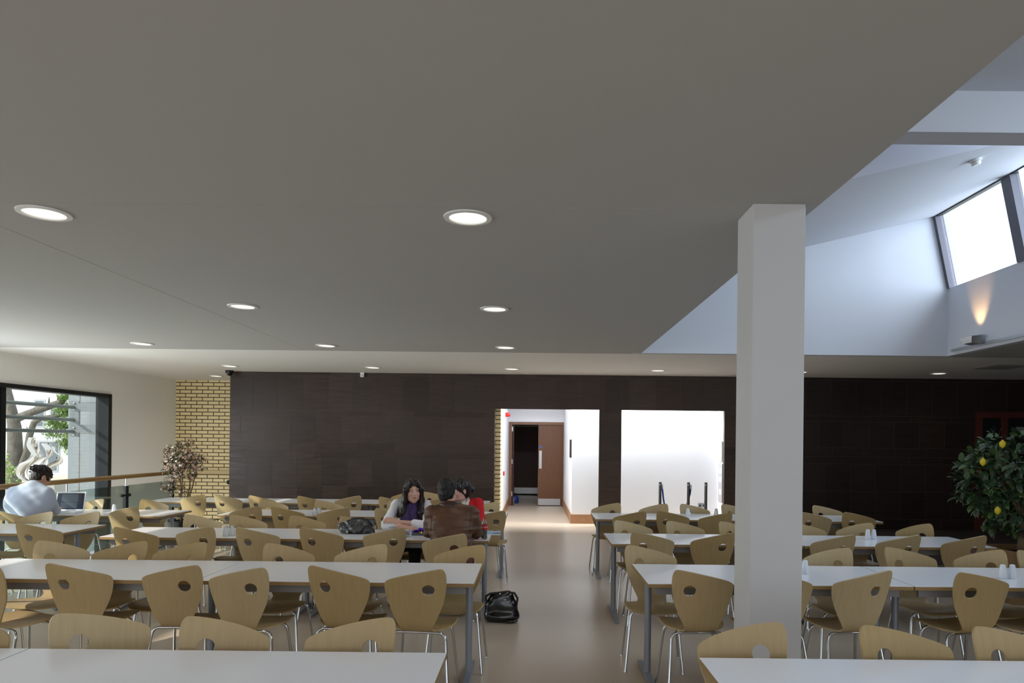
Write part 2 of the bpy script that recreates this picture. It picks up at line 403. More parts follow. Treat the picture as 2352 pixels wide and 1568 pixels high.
def lwindow(name, label, W, bars):
    y0, y1, z0, z1 = W
    r = empty(name, (lw(y1), y1, 0)); struct(r, label, 'window')
    o = Vector((lw(y1), y1, 0))
    def bx(ya, yb, za, zb, t0, t1):
        pts = [(lw(ya, t0), ya, za), (lw(yb, t0), yb, za), (lw(yb, t1), yb, za), (lw(ya, t1), ya, za), (lw(ya, t0), ya, zb), (lw(yb, t0), yb, zb), (lw(yb, t1), yb, zb), (lw(ya, t1), ya, zb)]
        return [Vector(p) - o for p in pts]
    f = MB(); D0, D1 = -.03, .22
    f.hexa(bx(y0, y0 + .10, z0, z1, D0, D1)).hexa(bx(y1 - .10, y1, z0, z1, D0, D1)).hexa(bx(y0, y1, z1 - .07, z1, D0, D1)).hexa(bx(y0, y1, z0, z0 + .07, D0, D1))
    f.build('window_frame', M['frame'], r)
    g = MB()
    for yb in bars: g.hexa(bx(yb - .05, yb + .05, z0 + .07, z1 - .07, .02, .2))
    if bars: g.build('mullion', M['frame'], r)
    MB().hexa(bx(y0 + .1, y1 - .1, z0 + .07, z1 - .07, .16, .165)).build('window_pane', M['glass'], r)
    return r
lwindow('window_1', 'large dark framed window beside the flowering plant, trees outside', W1, [11.15])
lwindow('window_added_stair', 'unseen dark framed window added on the stair side for more daylight', (8.3, 10.5, -1.0, 2.52), [])  # opening added out of view so the stair fill can shine in
lwindow('window_added_sun', 'unseen tall dark framed window added to let sun reach the laptop man', W2, [])  # added out of view, taller than the ceiling, to let sun reach the man
# dark right-hand side
struct(MB().box(10.9, 11.05, -6, 16, 0, CEIL).build('wall_right', M['tile']), 'dark side wall beyond the lemon tree', 'wall')
d2 = empty('door_2', (9.6, YB, 0)); struct(d2, 'dark glazed door in a reddish wooden frame behind the lemon tree', 'door')
b = MB()
for x0, x1 in ((-.82, -.70), (-.32, -.20), (.6, .72)): b.box(x0, x1, -.05, 0, 0, 2.24)
b.box(-.82, .72, -.05, 0, 2.241, 2.36)
for x0, x1 in ((-.699, -.321), (-.199, .599)): b.box(x0, x1, -.045, 0, 0, .25)
b.build('door_frame', M['mahogany'], d2)
MB().box(-.8, .7, -.02, -.004, .2, 2.3).build('pane', M['dim_glass'], d2)
MB().box(-.02, .25, -.03, -.021, 1.93, 2.07).build('notice_plate', M['powder_dark'], d2)
# ================================================================== CHAIRS
def theta(s):                             # heading of the shell along its length, degrees
    pts = [(-.39, 34), (-.36, 22), (-.32, 4), (-.26, -3), (-.10, -5), (-.055, 2), (-.02, 28), (.02, 60), (.055, 78), (.12, 80), (.41, 71)]
    for (a, u), (b, v) in zip(pts, pts[1:]):
        if s <= b:
            t = (s - a) / (b - a); return u + (v - u) * t
    return pts[-1][1]
SN = 400
_ss = np.linspace(-.44, .42, SN); _th = np.radians([theta(s) for s in _ss]); _ds = _ss[1] - _ss[0]
_y = -np.cumsum(np.cos(_th)) * _ds; _z = np.cumsum(np.sin(_th)) * _ds
_i0 = int(np.argmin(abs(_ss))); _y += -.175 - _y[_i0]; _z += .466 - _z[_i0]  # extra unseen blades added higher up to cast stripes of shade indoors
def shell_pt(t, s):
    y = float(np.interp(s, _ss, _y)); z = float(np.interp(s, _ss, _z)); th = math.radians(theta(s))
    n = Vector((0, math.sin(th), math.cos(th)))          # toward the sitter / up
    k = min(1, max(0, (s - .02) / .15))
    c = .9 * t * t * k + (1 - k) * (.35 * t * t if s < -.05 else .2 * t * t)
    return Vector((t, y, z)) + n * c
BACK_TOP_Y = float(np.interp(.40, _ss, _y)); BACK_TOP_Z = float(np.interp(.40, _ss, _z))

def smooth_poly(pts, it=3):
    p = [Vector(q) for q in pts]
    for _ in range(it):
        q = []
        n = len(p)
        for i in range(n):
            a, b = p[i], p[(i + 1) % n]
            if a[2] if len(a) > 2 else False: pass
            q += [a * .75 + b * .25, a * .25 + b * .75]
        p = q
    return p
def chaikin_open(pts, it=2):
    p = [Vector(q) for q in pts]
    for _ in range(it):
        q = [p[0]]
        for a, b in zip(p, p[1:]): q += [a * .75 + b * .25, a * .25 + b * .75]
        q.append(p[-1]); p = q
    return p
def resample(p, step, closed=False):
    if closed: p = p + [p[0]]
    L = [0]
    for a, b in zip(p, p[1:]): L.append(L[-1] + (b - a).length)
    n = max(2, int(round(L[-1] / step))); out = []
    j = 0
    for i in range(n + (0 if closed else 1)):
        d = L[-1] * i / n
        while j < len(L) - 2 and L[j + 1] < d: j += 1
        f = (d - L[j]) / max(1e-9, L[j + 1] - L[j]); out.append(p[j].lerp(p[j + 1], f))
    return out
def inside(pt, poly):
    x, y = pt; c = False; n = len(poly)
    for i in range(n):
        x1, y1 = poly[i][0], poly[i][1]; x2, y2 = poly[(i + 1) % n][0], poly[(i + 1) % n][1]
        if (y1 > y) != (y2 > y) and x < (x2 - x1) * (y - y1) / (y2 - y1) + x1: c = not c
    return c
def panel_mesh(name, outline, holes, thick, flip):
    out = [tuple(p) for p in outline]
    hs = [[(c[0] + c[2] * math.cos(2 * PI * k / 28), c[1] + c[2] * math.sin(2 * PI * k / 28)) for k in range(28)] for c in holes]
    V = [Vector(p) for p in out]; E = [(i, (i + 1) % len(out)) for i in range(len(out))]
    for h in hs:
        b = len(V); V += [Vector(p) for p in h]; E += [(b + i, b + (i + 1) % len(h)) for i in range(len(h))]
    xs = [p[0] for p in out]; ys = [p[1] for p in out]
    g = .021
    x = min(xs)
    while x < max(xs):
        y = min(ys)
        while y < max(ys):
            p = (x + g * .5, y + g * .5)
            if inside(p, out) and all((Vector(p) - Vector(c[:2])).length > c[2] + .012 for c in holes) and min((Vector(p) - v).length for v in V[:len(out)]) > .009:
                V.append(Vector(p))
            y += g
        x += g
    co, _, faces, *_r = delaunay_2d_cdt([Vector((v[0], v[1])) for v in V], E, [], 0, 1e-6)
    tris = []
    for f in faces:
        c = sum((co[i] for i in f), Vector((0, 0))) / len(f)
        if inside(c, out) and not any((c - Vector(h[:2])).length < h[2] * .985 for h in holes): tris.append(list(f))
    bm = bmesh.new()
    sg = -1 if flip else 1
    top, bot = [], []
    for v in co:
        p = shell_pt(v[0], v[1]); e = .004
        du = shell_pt(v[0] + e, v[1]) - shell_pt(v[0] - e, v[1]); dv = shell_pt(v[0], v[1] + e) - shell_pt(v[0], v[1] - e)
        n = dv.cross(du).normalized() if True else None
        if n.y * 1 + n.z < 0: n = -n
        a, b = p + n * thick / 2, p - n * thick / 2
        a.x *= sg; b.x *= sg
        top.append(bm.verts.new(a)); bot.append(bm.verts.new(b))
    cnt = {}
    for t in tris:
        for i in range(3):
            e = (t[i], t[(i + 1) % 3]); cnt[tuple(sorted(e))] = cnt.get(tuple(sorted(e)), 0) + 1
    for t in tris:
        bm.faces.new([top[i] for i in t]); bm.faces.new([bot[i] for i in reversed(t)])
        for i in range(3):
            a, b = t[i], t[(i + 1) % 3]
            if cnt[tuple(sorted((a, b)))] == 1: bm.faces.new((top[b], top[a], bot[a], bot[b]))
    for v in list(bm.verts):
        if not v.link_faces: bm.verts.remove(v)
    bmesh.ops.recalc_face_normals(bm, faces=bm.faces)
    me = bpy.data.meshes.new(name); bm.to_mesh(me); bm.free()
    me.polygons.foreach_set('use_smooth', [True] * len(me.polygons)); me.set_sharp_from_angle(angle=math.radians(40))
    return me
SPLIT = .012
back_l = [(-.099, SPLIT), (-.115, .04), (-.147, .105), (-.178, .185), (-.194, .265), (-.200, .335), (-.196, .380), (-.180, .404)]
top_e = [(-.150, .4045), (-.10, .400), (-.035, .389), (.042, .371), (.12, .346), (.172, .324)]
back_r = [(.197, .305), (.199, .27), (.195, .24), (.180, .18), (.150, .105), (.117, .04), (.099, SPLIT)]
bo = chaikin_open(back_l + top_e + back_r, 2)
bo = resample(bo, .011)
seat_half = [(.099, SPLIT), (.100, -.015), (.108, -.042), (.135, -.068), (.172, -.095), (.197, -.13), (.207, -.18), (.207, -.26), (.200, -.32), (.180, -.36), (.13, -.378), (.05, -.383)]
sh = chaikin_open(seat_half, 2)
so = sh + [Vector((-p[0], p[1])) for p in reversed(sh)]
so = resample(so, .012)
HOLE = (-.087, .270, .0385)
PLY = .0115
back_me = {'L': panel_mesh('backrest', bo, [HOLE], PLY, False), 'R': panel_mesh('backrest', bo, [HOLE], PLY, True)}  # overhead fill added out of view for the first table rows
seat_me = panel_mesh('seat', so, [], PLY, False)  # fill added outside the unseen sun window

def rounded(pts, r=.04, n=5):
    p = [Vector(q) for q in pts]; out = [p[0]]
    for a, b, c in zip(p, p[1:], p[2:]):
        u = (a - b).normalized(); v = (c - b).normalized()
        rr = min(r, (a - b).length * .45, (c - b).length * .45)
        s, e = b + u * rr, b + v * rr
        for k in range(n + 1):
            t = k / n; out.append(s * (1 - t) ** 2 + b * 2 * t * (1 - t) + e * t * t)
    out.append(p[-1]); return out
def leg_mesh(sx, front):
    b = MB()
    if front: pts = [(0, .085, .432), (sx * .165, .095, .432), (sx * .205, .160, .004)]
    else: pts = [(0, -.125, .434), (sx * .175, -.135, .434), (sx * .216, -.222, .004)]
    b.tube(rounded(pts, .05), .0092, 10)
    f = Vector(pts[-1]); b.lathe([(.0115, 0), (.0115, .014), (.010, .018)], 10, (f.x, f.y, 0))
    bmesh.ops.recalc_face_normals(b.bm, faces=b.bm.faces)
    me = bpy.data.meshes.new('leg'); b.bm.to_mesh(me); b.bm.free()
    me.polygons.foreach_set('use_smooth', [True] * len(me.polygons)); me.set_sharp_from_angle(angle=math.radians(50)); me.materials.append(M['chrome'])
    return me
leg_me = [leg_mesh(sx, fr) for fr in (True, False) for sx in (-1, 1)]
brace_b = MB(); brace_b.box(-.012, .012, -.135, .125, .420, .432)
chair_proto = {}
def new_chair(var, wood):
    key = (var, wood)
    if key not in chair_proto:
        r = empty('dining_chair', (0, 0, 0))
        for nm, me in (('seat', seat_me), ('backrest', back_me[var])):
            me2 = me.copy(); me2.materials.clear(); me2.materials.append(M[wood]); me2.name = nm
            o = bpy.data.objects.new(nm, me2); C.objects.link(o); o.parent = r
        for lm in leg_me:
            o = bpy.data.objects.new('leg', lm); C.objects.link(o); o.parent = r
        note_kids(r)
        chair_proto[key] = r
        return r
    return copy_tree(chair_proto[key])

# ================================================================== TABLES
TH = .74
table_cache = {}
def make_table(L, D=.74):
    k = round(L, 3)
    if k in table_cache: return copy_tree(table_cache[k])
    r = empty('canteen_table', (0, 0, 0))
    top = MB().box(-L / 2 + .001, L / 2 - .001, -D / 2 + .001, D / 2 - .001, TH - .004, TH, bev=.0008).build('table_top', M['laminate'], r)
    MB().box(-L / 2, L / 2, -D / 2, D / 2, TH - .027, TH - .0042, bev=.002).build('edge_band', M['beech_edge'], top)
    for sy in (-1, 1):
        MB().box(-L / 2 + .06, L / 2 - .06, sy * .29 - .012, sy * .29 + .012, TH - .085, TH - .028).build('apron_rail', M['powder_dark'], r)
    for sx in (-1, 1):
        x = sx * (L / 2 - .062)
        lg = MB().lathe([(.024, .03), (.024, TH - .03)], 20, (x, 0, 0)).build('leg', M['powder'], r, smooth=40)
        b = MB()
        b.hexa([(x - .022, -.33, .012), (x + .022, -.33, .012), (x + .022, 0, .012), (x - .022, 0, .012), (x - .018, -.33, .026), (x + .018, -.33, .026), (x + .022, 0, .05), (x - .022, 0, .05)])
        b.hexa([(x - .022, 0, .012), (x + .022, 0, .012), (x + .022, .33, .012), (x - .022, .33, .012), (x - .022, 0, .05), (x + .022, 0, .05), (x + .018, .33, .026), (x - .018, .33, .026)])
        for sy in (-1, 1): b.lathe([(.016, 0), (.016, .013)], 10, (x, sy * .31, 0))
        b.build('foot', M['powder'], lg)
        MB().box(x - .02, x + .02, -.27, .27, TH - .05, TH - .028).build('bracket', M['powder_dark'], r)
    note_kids(r); table_cache[k] = r
    return r
# near edges of the rows, left block and right block
NEAR = {('l', 1): 2.27, ('l', 2): 4.50, ('l', 3): 6.46, ('l', 4): 8.43, ('l', 5): 10.16,
        ('r', 1): 2.24, ('r', 2): 4.55, ('r', 3): 6.35, ('r', 4): 8.43, ('a', 3): 6.62, ('b', 4): 8.22}
TD = .74
ROWN = {1: 'first', 2: 'second', 3: 'third', 4: 'fourth', 5: 'fifth'}
tables = {}; TLEN = {}
def place_table(blk, row, x0, x1, label):
    t = make_table(x1 - x0 - .008)
    t.location = ((x0 + x1) / 2, NEAR[(blk, row)] + TD / 2, 0)
    tag(t, label, 'table', 'white canteen tables')
    tables[(blk, row, x0)] = t; TLEN[(blk, row, x0)] = x1 - x0
place_table('l', 1, -2.17, -.36, 'white-topped canteen table of the first row, its end at the aisle')
place_table('l', 1, -3.98, -2.17, 'white-topped canteen table of the first row, only its corner in view')
place_table('l', 2, -2.17, -.37, 'white-topped canteen table of the second row, its end at the aisle beside the black bag')
place_table('l', 2, -3.96, -2.17, 'white-topped canteen table of the second row, window end, beyond the seam')
place_table('l', 3, -2.14, -.40, 'white-topped canteen table where the three friends sit with a cola bottle')
place_table('l', 3, -4.02, -2.14, 'white-topped canteen table in line with the friends, glass shakers standing on it')
place_table('l', 4, -2.05, -.32, 'white-topped canteen table behind the friends, its end at the aisle')
place_table('l', 4, -3.82, -2.05, 'white-topped canteen table behind the friends, window end, two clear shakers on it')
place_table('l', 5, -2.36, -.66, 'white-topped canteen table against the dark wall, aisle end')
place_table('l', 5, -4.06, -2.36, 'white-topped canteen table against the dark wall, middle one of three')
place_table('l', 5, -5.66, -4.06, 'white-topped canteen table against the dark wall, end by the flowering plant')
place_table('a', 3, -5.85, -4.50, 'white-topped canteen table just before the man with the laptop')
place_table('b', 4, -5.92, -4.38, 'white-topped canteen table carrying the open laptop')
place_table('r', 1, .715, 2.515, 'white-topped canteen table in front of the column, cut by the frame')
place_table('r', 2, .755, 2.50, 'white-topped canteen table standing behind the column, end at the aisle')
place_table('r', 2, 2.50, 4.30, 'white-topped canteen table with two white shakers, right block second row')
place_table('r', 3, .72, 2.48, 'white-topped canteen table of the right block, third row, aisle end')
place_table('r', 3, 2.48, 4.24, 'white-topped canteen table of the right block, third row, lemon tree end')
place_table('r', 4, .76, 2.50, 'white-topped canteen table nearest the white panel, aisle end')
place_table('r', 4, 2.50, 4.25, 'white-topped canteen table nearest the dark wall, right block, outer end')

# chairs: block, row, side (n near / f far), pixel centre, pixel of the top corner, high corner as seen, turn in degrees
CH = [
 ('l',1,'f',-54,1436,'L',0),('l',1,'f',224,1428,'L',29),('l',1,'f',528,1424,'L',3),('l',1,'f',812,1420,'R',0),
 ('r',1,'f',1717,1449,'R',0),('r',1,'f',2066,1449,'L',0),('r',1,'f',2322,1450,'L',0),
 ('l',2,'n',-60,1293,'R',-22),('l',2,'n',171,1297,'L',4),('l',2,'n',377,1296,'R',-3),('l',2,'n',537,1308,'R',-6),('l',2,'n',771,1303,'L',-6),('l',2,'n',948,1312,'R',-6),
 ('r',2,'n',1618,1315,'L',3),('r',2,'n',1808,1318,'L',6),('r',2,'n',1992,1309,'R',8),('r',2,'n',2271,1315,'L',8),('r',2,'n',2440,1318,'L',8),
 ('l',2,'f',150,1248,'L',10),('l',2,'f',283,1250,'R',6),('l',2,'f',420,1250,'R',4),('l',2,'f',656,1251,'L',0),('l',2,'f',832,1256,'R',2),('l',2,'f',1057,1253,'R',0),
 ('r',2,'f',1494,1257,'L',-5),('r',2,'f',1888,1264,'R',0),('r',2,'f',2083,1259,'L',0),('r',2,'f',2242,1266,'R',-6),('r',2,'f',2386,1266,'L',0),
 ('a',3,'n',83,1205,'L',6),('l',3,'n',305,1214,'L',0),('l',3,'n',440,1212,'R',-8),('l',3,'n',587,1215,'L',0),('l',3,'n',740,1215,'L',0),('l',3,'n',880,1214,'R',0),('l',3,'n',1023,1226,'R',-4),
 ('r',3,'n',1501,1224,'L',0),('r',3,'n',1640,1224,'R',0),('r',3,'n',1921,1226,'R',0),('r',3,'n',2070,1226,'R',0),('r',3,'n',2222,1229,'R',0),
 ('a',3,'f',86,1181,'R',0),('a',3,'f',197,1181,'R',4),('l',3,'f',470,1185,'L',1),('l',3,'f',575,1188,'L',2),('l',3,'f',700,1189,'L',0),('l',3,'f',817,1191,'L',0),
 ('l',3,'f',948,1193,'R',0),('l',3,'f',1072,1195,'L',8),
 ('r',3,'f',1452,1199,'L',0),('r',3,'f',1572,1199,'L',0),('r',3,'f',1692,1200,'L',0),('r',3,'f',1848,1201,'L',0),('r',3,'f',1958,1202,'R',0),('r',3,'f',2102,1206,'R',0),
 ('b',4,'n',46,1175,'L',-3),('b',4,'n',276,1166,'R',-8),('l',4,'n',559,1165,'R',0),('l',4,'n',658,1166,'L',0),('l',4,'n',766,1168,'R',0),('l',4,'n',897,1170,'L',0),('l',4,'n',1122,1175,'R',0),
 ('r',4,'n',1447,1176,'R',0),('r',4,'n',1548,1176,'L',0),('r',4,'n',1645,1179,'R',0),('r',4,'n',1877,1179,'L',0),('r',4,'n',1977,1179,'L',-4),
 ('b',4,'f',205,1152,'R',0),('b',4,'f',360,1148,'L',0),('l',4,'f',632,1152,'L',0),('l',4,'f',759,1155,'L',0),('l',4,'f',918,1157,'L',0),('l',4,'f',1119,1161,'R',0),
 ('r',4,'f',1400,1162,'R',0),('r',4,'f',1499,1162,'R',0),('r',4,'f',1594,1162,'L',0),('r',4,'f',1690,1162,'L',0),('r',4,'f',1897,1164,'L',0),
 ('l',5,'n',438,1137,'R',-6),('l',5,'n',521,1138,'L',0),('l',5,'n',600,1140,'L',0),('l',5,'n',712,1141,'L',0),('l',5,'n',798,1140,'R',0),('l',5,'n',900,1143,'L',0),('l',5,'n',990,1146,'R',0),('l',5,'n',1078,1146,'L',0),
 ('l',5,'f',928,1133,'R',0),('l',5,'f',1000,1132,'L',0),
]
SEATED = {('b',4,'n',46): (-5.57, 7.73), ('l',3,'n',1023): (-.745, 6.265), ('l',3,'f',948): (-1.275, 7.36), ('l',3,'f',1072): (-.74, 7.43)}
BLKN = {'l': 'block by the stair', 'r': 'block past the column', 'a': '', 'b': ''}
chairs = {}
byrow = {}
for c in CH: byrow.setdefault(c[:3], []).append(c)
woods = ['ply', 'ply', 'ply_b', 'ply_c']
wi = 0
placed = []
for key, lst in byrow.items():
    blk, row, side = key
    order = sorted(lst, key=lambda c: -c[3]) if blk != 'r' else sorted(lst, key=lambda c: c[3])
    for n, c in enumerate(order):
        _, _, _, px, py, var, rot = c
        p = at_z(px, py, BACK_TOP_Z)
        d = p.y; ne = NEAR[(blk, row)]; fe = ne + TD
        rr = math.radians(rot); sw = .2 * abs(math.sin(rr))
        reach = -BACK_TOP_Y                      # distance of the back top behind the pivot
        if side == 'n':
            lim = ne - .120 - sw
            d = max(min(d, lim), ne - (.42 if blk != 'b' else .72))
            piv = d + reach * math.cos(rr); rz = rr; v = var
        else:
            lim = fe + .120 + sw
            d = min(max(d, lim), fe + .42)
            piv = d - reach * math.cos(rr); rz = PI + rr; v = 'R' if var == 'L' else 'L'
        x = at_d(px, py + 25, d).x
        wi = (wi * 5 + 3 + int(abs(px))) % 11
        o = new_chair(v, woods[wi % 4])
        if side == 'n': xo = x - reach * math.sin(rr)
        else: xo = x + reach * math.sin(rr)
        if (blk, row, side, px) in SEATED: xo, piv = SEATED[(blk, row, side, px)]
        for (tb, tr, tx), tt in tables.items():          # keep chair feet off the table feet
            if tr != row or tb != blk: continue
            hl = TLEN[(tb, tr, tx)] / 2 - .062
            for post in (tt.location.x - hl, tt.location.x + hl):
                for sx in (-.205, .205):
                    e = xo + sx - post
                    if abs(e) < .048: xo += (.050 if e >= 0 else -.050) - e
                if abs(xo - post) < .22 and (blk, row, side, px) not in SEATED:
                    piv = min(piv, ne + .128) if side == 'n' else max(piv, fe - .128)
        o.location = (xo, piv, 0); o.rotation_euler = (0, 0, rz)
        chairs[(blk, row, side, px)] = o
        hole = 'hole high at its ' + ('left' if var == 'L' else 'right')
        where = {'n': 'near', 'f': 'far'}[side]
        if blk in 'lr':
            lab = f'beech ply chair, {ORD[n]} from aisle, {where} side, {ROWN[row]} table row, ' + ('stair block' if blk == 'l' else 'column block')
        elif blk == 'a':
            lab = f'beech ply chair, {ORD[n]} counted from the seam end, {where} side of the table before the laptop table'
            lab = f'beech ply chair, {ORD[n]} from the right, {where} side of the table before the laptop table'
        else:
            lab = f'beech ply chair, {ORD[n]} from the right, {where} side of the table with the laptop'
        special = {('b',4,'n',46): 'beech ply chair the man in the pale blue jumper sits on',
                   ('l',3,'n',1023): 'beech ply chair the man in the brown leather jacket sits on',
                   ('l',3,'f',948): 'beech ply chair under the woman with the purple scarf',
                   ('l',3,'f',1072): 'beech ply chair under the woman in the red cardigan'}
        lab = special.get(key + (px,), lab)
        tag(o, lab, 'chair', 'beech canteen chairs')
        placed.append((key, px, round(xo, 2), round(piv, 2), round(p.y, 2), round(d, 2)))
# ================================================================== CEILING FITTINGS
LX = [-5.60, -2.97, -.41, 2.28, 4.90, 7.45]; LY = [4.21, 7.08, 9.94, 12.82]
lights = [(LX[1], LY[0]), (LX[2], LY[0]), (LX[1], LY[1]), (LX[2], LY[1]), (LX[0], LY[2]), (LX[1], LY[2]), (LX[2], LY[2]),
          (LX[0], LY[3]), (LX[1], LY[3]), (LX[2], LY[3]), (LX[3], LY[3]), (LX[4], LY[3]), (LX[5], LY[3]), (-6.78, 14.85)]
rowname = {LY[0]: 'row closest to the viewer', LY[1]: 'second row', LY[2]: 'third row', LY[3]: 'row along the dark wall', 14.85: 'corner by the brick wall'}
cnt = {}
proto_l = None
for x, y in lights:
    if proto_l is None:
        r = empty('ceiling_downlight', (0, 0, 0))
        MB().lathe([(.112, .004), (.115, -.006), (.145, -.004), (.147, .004)], 36, caps=False).build('trim_ring', M['plastic_white'], r, smooth=35)
        b = MB(); b.lathe([(.0, .003), (.113, .003), (.113, .0022), (0, .0022)], 36, caps=False); b.build('lens', M['lens'], r)
        for k in range(2):
            pass
        note_kids(r); proto_l = r; o = r
    else: o = copy_tree(proto_l)
    o.location = (x, y, CEIL - .005)
    n = cnt.get(y, 0); cnt[y] = n + 1
    if y == 14.85: lab = 'round recessed ceiling downlight in the corner by the brick wall'
    else: lab = f'round recessed ceiling downlight, {ORD[n]} from the window side in the {rowname[y]}'
    tag(o, lab, 'ceiling light', 'recessed ceiling downlights')
# smoke detector on the sloping soffit
p = at_d(2240, 362, 7.66); zc = roof_z(p.x)
sd = empty('smoke_detector', (p.x, 7.66, zc)); sd.rotation_euler = (0, -math.atan(.2466), 0)
MB().lathe([(.0, 0), (.062, 0), (.062, -.022), (0, -.022)], 24).build('base_plate', M['plastic_white'], sd, smooth=40)
MB().lathe([(.03, -.022), (.048, -.03), (.046, -.05), (.034, -.062), (0, -.062)], 24, caps=False).build('sensor_head', M['plastic_white'], sd, smooth=40)
tag(sd, 'white round smoke detector on the sloping rooflight soffit', 'smoke detector')
# CCTV dome
cc = empty('ceiling_camera', (-5.98, 13.68, CEIL))
MB().lathe([(0, 0), (.075, 0), (.078, -.03), (.07, -.05), (0, -.05)], 24).build('housing', M['black'], cc, smooth=40)
MB().lathe([(.055, -.05), (.052, -.075), (.035, -.098), (0, -.106)], 24, caps=False).build('dome', M['dim_glass'], cc, smooth=60)
tag(cc, 'black dome security camera at the top corner of the tiled wall', 'security camera')
# motion sensor
p = at_d(832, 860, YB - .04)
ms = empty('motion_detector', (p.x, YB, p.z))
MB().box(-.038, .038, -.06, -.001, -.05, .05, bev=.012).build('housing', M['plastic_white'], ms, smooth=40)
MB().box(-.026, .026, -.064, -.058, -.035, .0, bev=.004).build('lens', mat('sensor_lens', (200, 200, 198), .5), ms)
tag(ms, 'small white motion sensor high on the dark tiled wall', 'sensor')
# black door stop knob
p = at_d(521, 1107, 13.9)
kn = MB().lathe([(0, 0), (.03, 0), (.042, .02), (.045, .05), (.03, .07), (0, .072)], 16, mtx=Matrix.Rotation(-PI / 2, 3, 'Y')).build('mounted_door_stop', M['black'], smooth=40, loc=(-6.041, 13.92, p.z))
tag(kn, 'small black round knob at the edge of the tiled wall', 'door stop')
# air vent
av = empty('air_vent', (7.85, 11.7, CEIL))
MB().box(-.3, .3, -.3, .3, -.012, -.001).build('frame', mat('vent_frame', (120, 112, 98), .6), av)
b = MB()
for k in range(9): b.box(-.26, .26, -.25 + k * .058, -.225 + k * .058, -.018, -.011)
b.build('grille', M['powder_dark'], av)
tag(av, 'square ceiling air vent with dark slats near the dark wall', 'air vent')
# track and spotlight
tk = MB().box(WR - .035, WR - .001, 1.0, 10.25, 3.055, 3.09).build('lighting_track', M['steel'])
tag(tk, 'thin grey lighting track along the foot of the rooflight wall', 'lighting track')
sp = empty('spotlight', (WR - .09, 9.62, 3.12))
MB().hexa([(-.10, -.09, -.03), (.02, -.09, -.05), (.02, .09, -.05), (-.10, .09, -.03), (-.13, -.14, .05), (.03, -.14, .07), (.03, .14, .07), (-.13, .14, .05)]).build('lamp_housing', M['steel'], sp)
MB().box(.03, .0545, -.025, .025, -.06, .0).build('track_adapter', M['steel'], sp)
MB().quad((-.10, -.12, .056), (.02, -.12, .068), (.02, .12, .068), (-.10, .12, .056)).build('lens', M['lens_off'], sp)
tag(sp, 'grey uplighter clipped to the track, throwing a warm glow', 'spotlight')
# fire alarm beacon, call point, framed sign, notice, sockets
al = empty('fire_alarm', (-.655, 16.2, 2.30))
MB().box(0, .03, -.05, .05, -.05, .05, bev=.008).build('mount_plate', mat('alarm_red', (190, 34, 34), .35), al)
MB().lathe([(.048, 0), (.048, .05), (.03, .08), (0, .085)], 18, (.03, 0, 0), mtx=Matrix.Rotation(PI / 2, 3, 'Y')).build('beacon', mat('alarm_red_dome', (205, 40, 40), .2), al, smooth=40)
tag(al, 'red fire alarm beacon high on the corridor wall', 'fire alarm')
cp = empty('call_point', (-.655, 15.2, .98))
MB().box(0, .035, -.045, .045, -.045, .045, bev=.005).build('mount_plate', mat('call_red', (180, 30, 36), .4), cp)
MB().box(.035, .038, -.028, .028, -.028, .028).build('front_glass', M['plastic_white'], cp)
tag(cp, 'small red break-glass call point on the corridor wall', 'call point')
p = at_d(1317, 1030, 14.62)
sgn = empty('wall_sign', (.80, 14.66, p.z))
MB().box(-.03, -.001, -.14, .14, -.19, .19).build('frame', M['black'], sgn)
MB().box(-.032, -.0305, -.12, .12, -.17, .17).build('panel', mat('sign_grey', (70, 70, 74), .5), sgn)
tag(sgn, 'narrow black framed sign seen edge-on by the corridor', 'sign')
nt_ = empty('wall_notice', (3.80, 14.08, 1.52))
MB().box(-.035, -.001, -.16, .16, -.20, .20).build('frame', M['plastic_white'], nt_)
MB().box(-.037, -.0355, -.13, .13, -.17, .17).build('paper', mat('notice_paper', (190, 194, 204), .7), nt_)
tag(nt_, 'white framed notice on the side of the wide opening', 'notice')
ps = empty('notice_board', (3.80, 14.08, .85))
MB().box(-.02, -.001, -.15, .15, -.35, .42).build('board', mat('board_grey', (170, 166, 172), .6), ps)
b = MB()
for z in (-.2, .05, .22): b.box(-.0225, -.0205, -.10, .06, z, z + .11)
b.build('paper', M['plastic_white'], ps)
tag(ps, 'grey notice panel with small papers beside the wide opening', 'notice board')
p = at_d(1612, 1160, WY)
so_ = empty('power_socket', (p.x, WY, p.z))
MB().box(-.075, .075, -.012, -.001, -.045, .045, bev=.003).build('face_plate', M['steel'], so_)
b = MB()
for x in (-.04, .04): b.box(x - .018, x + .018, -.0145, -.0115, -.022, .012)
b.build('socket_holes', M['black'], so_)
tag(so_, 'double steel power socket low on the white wall', 'socket')
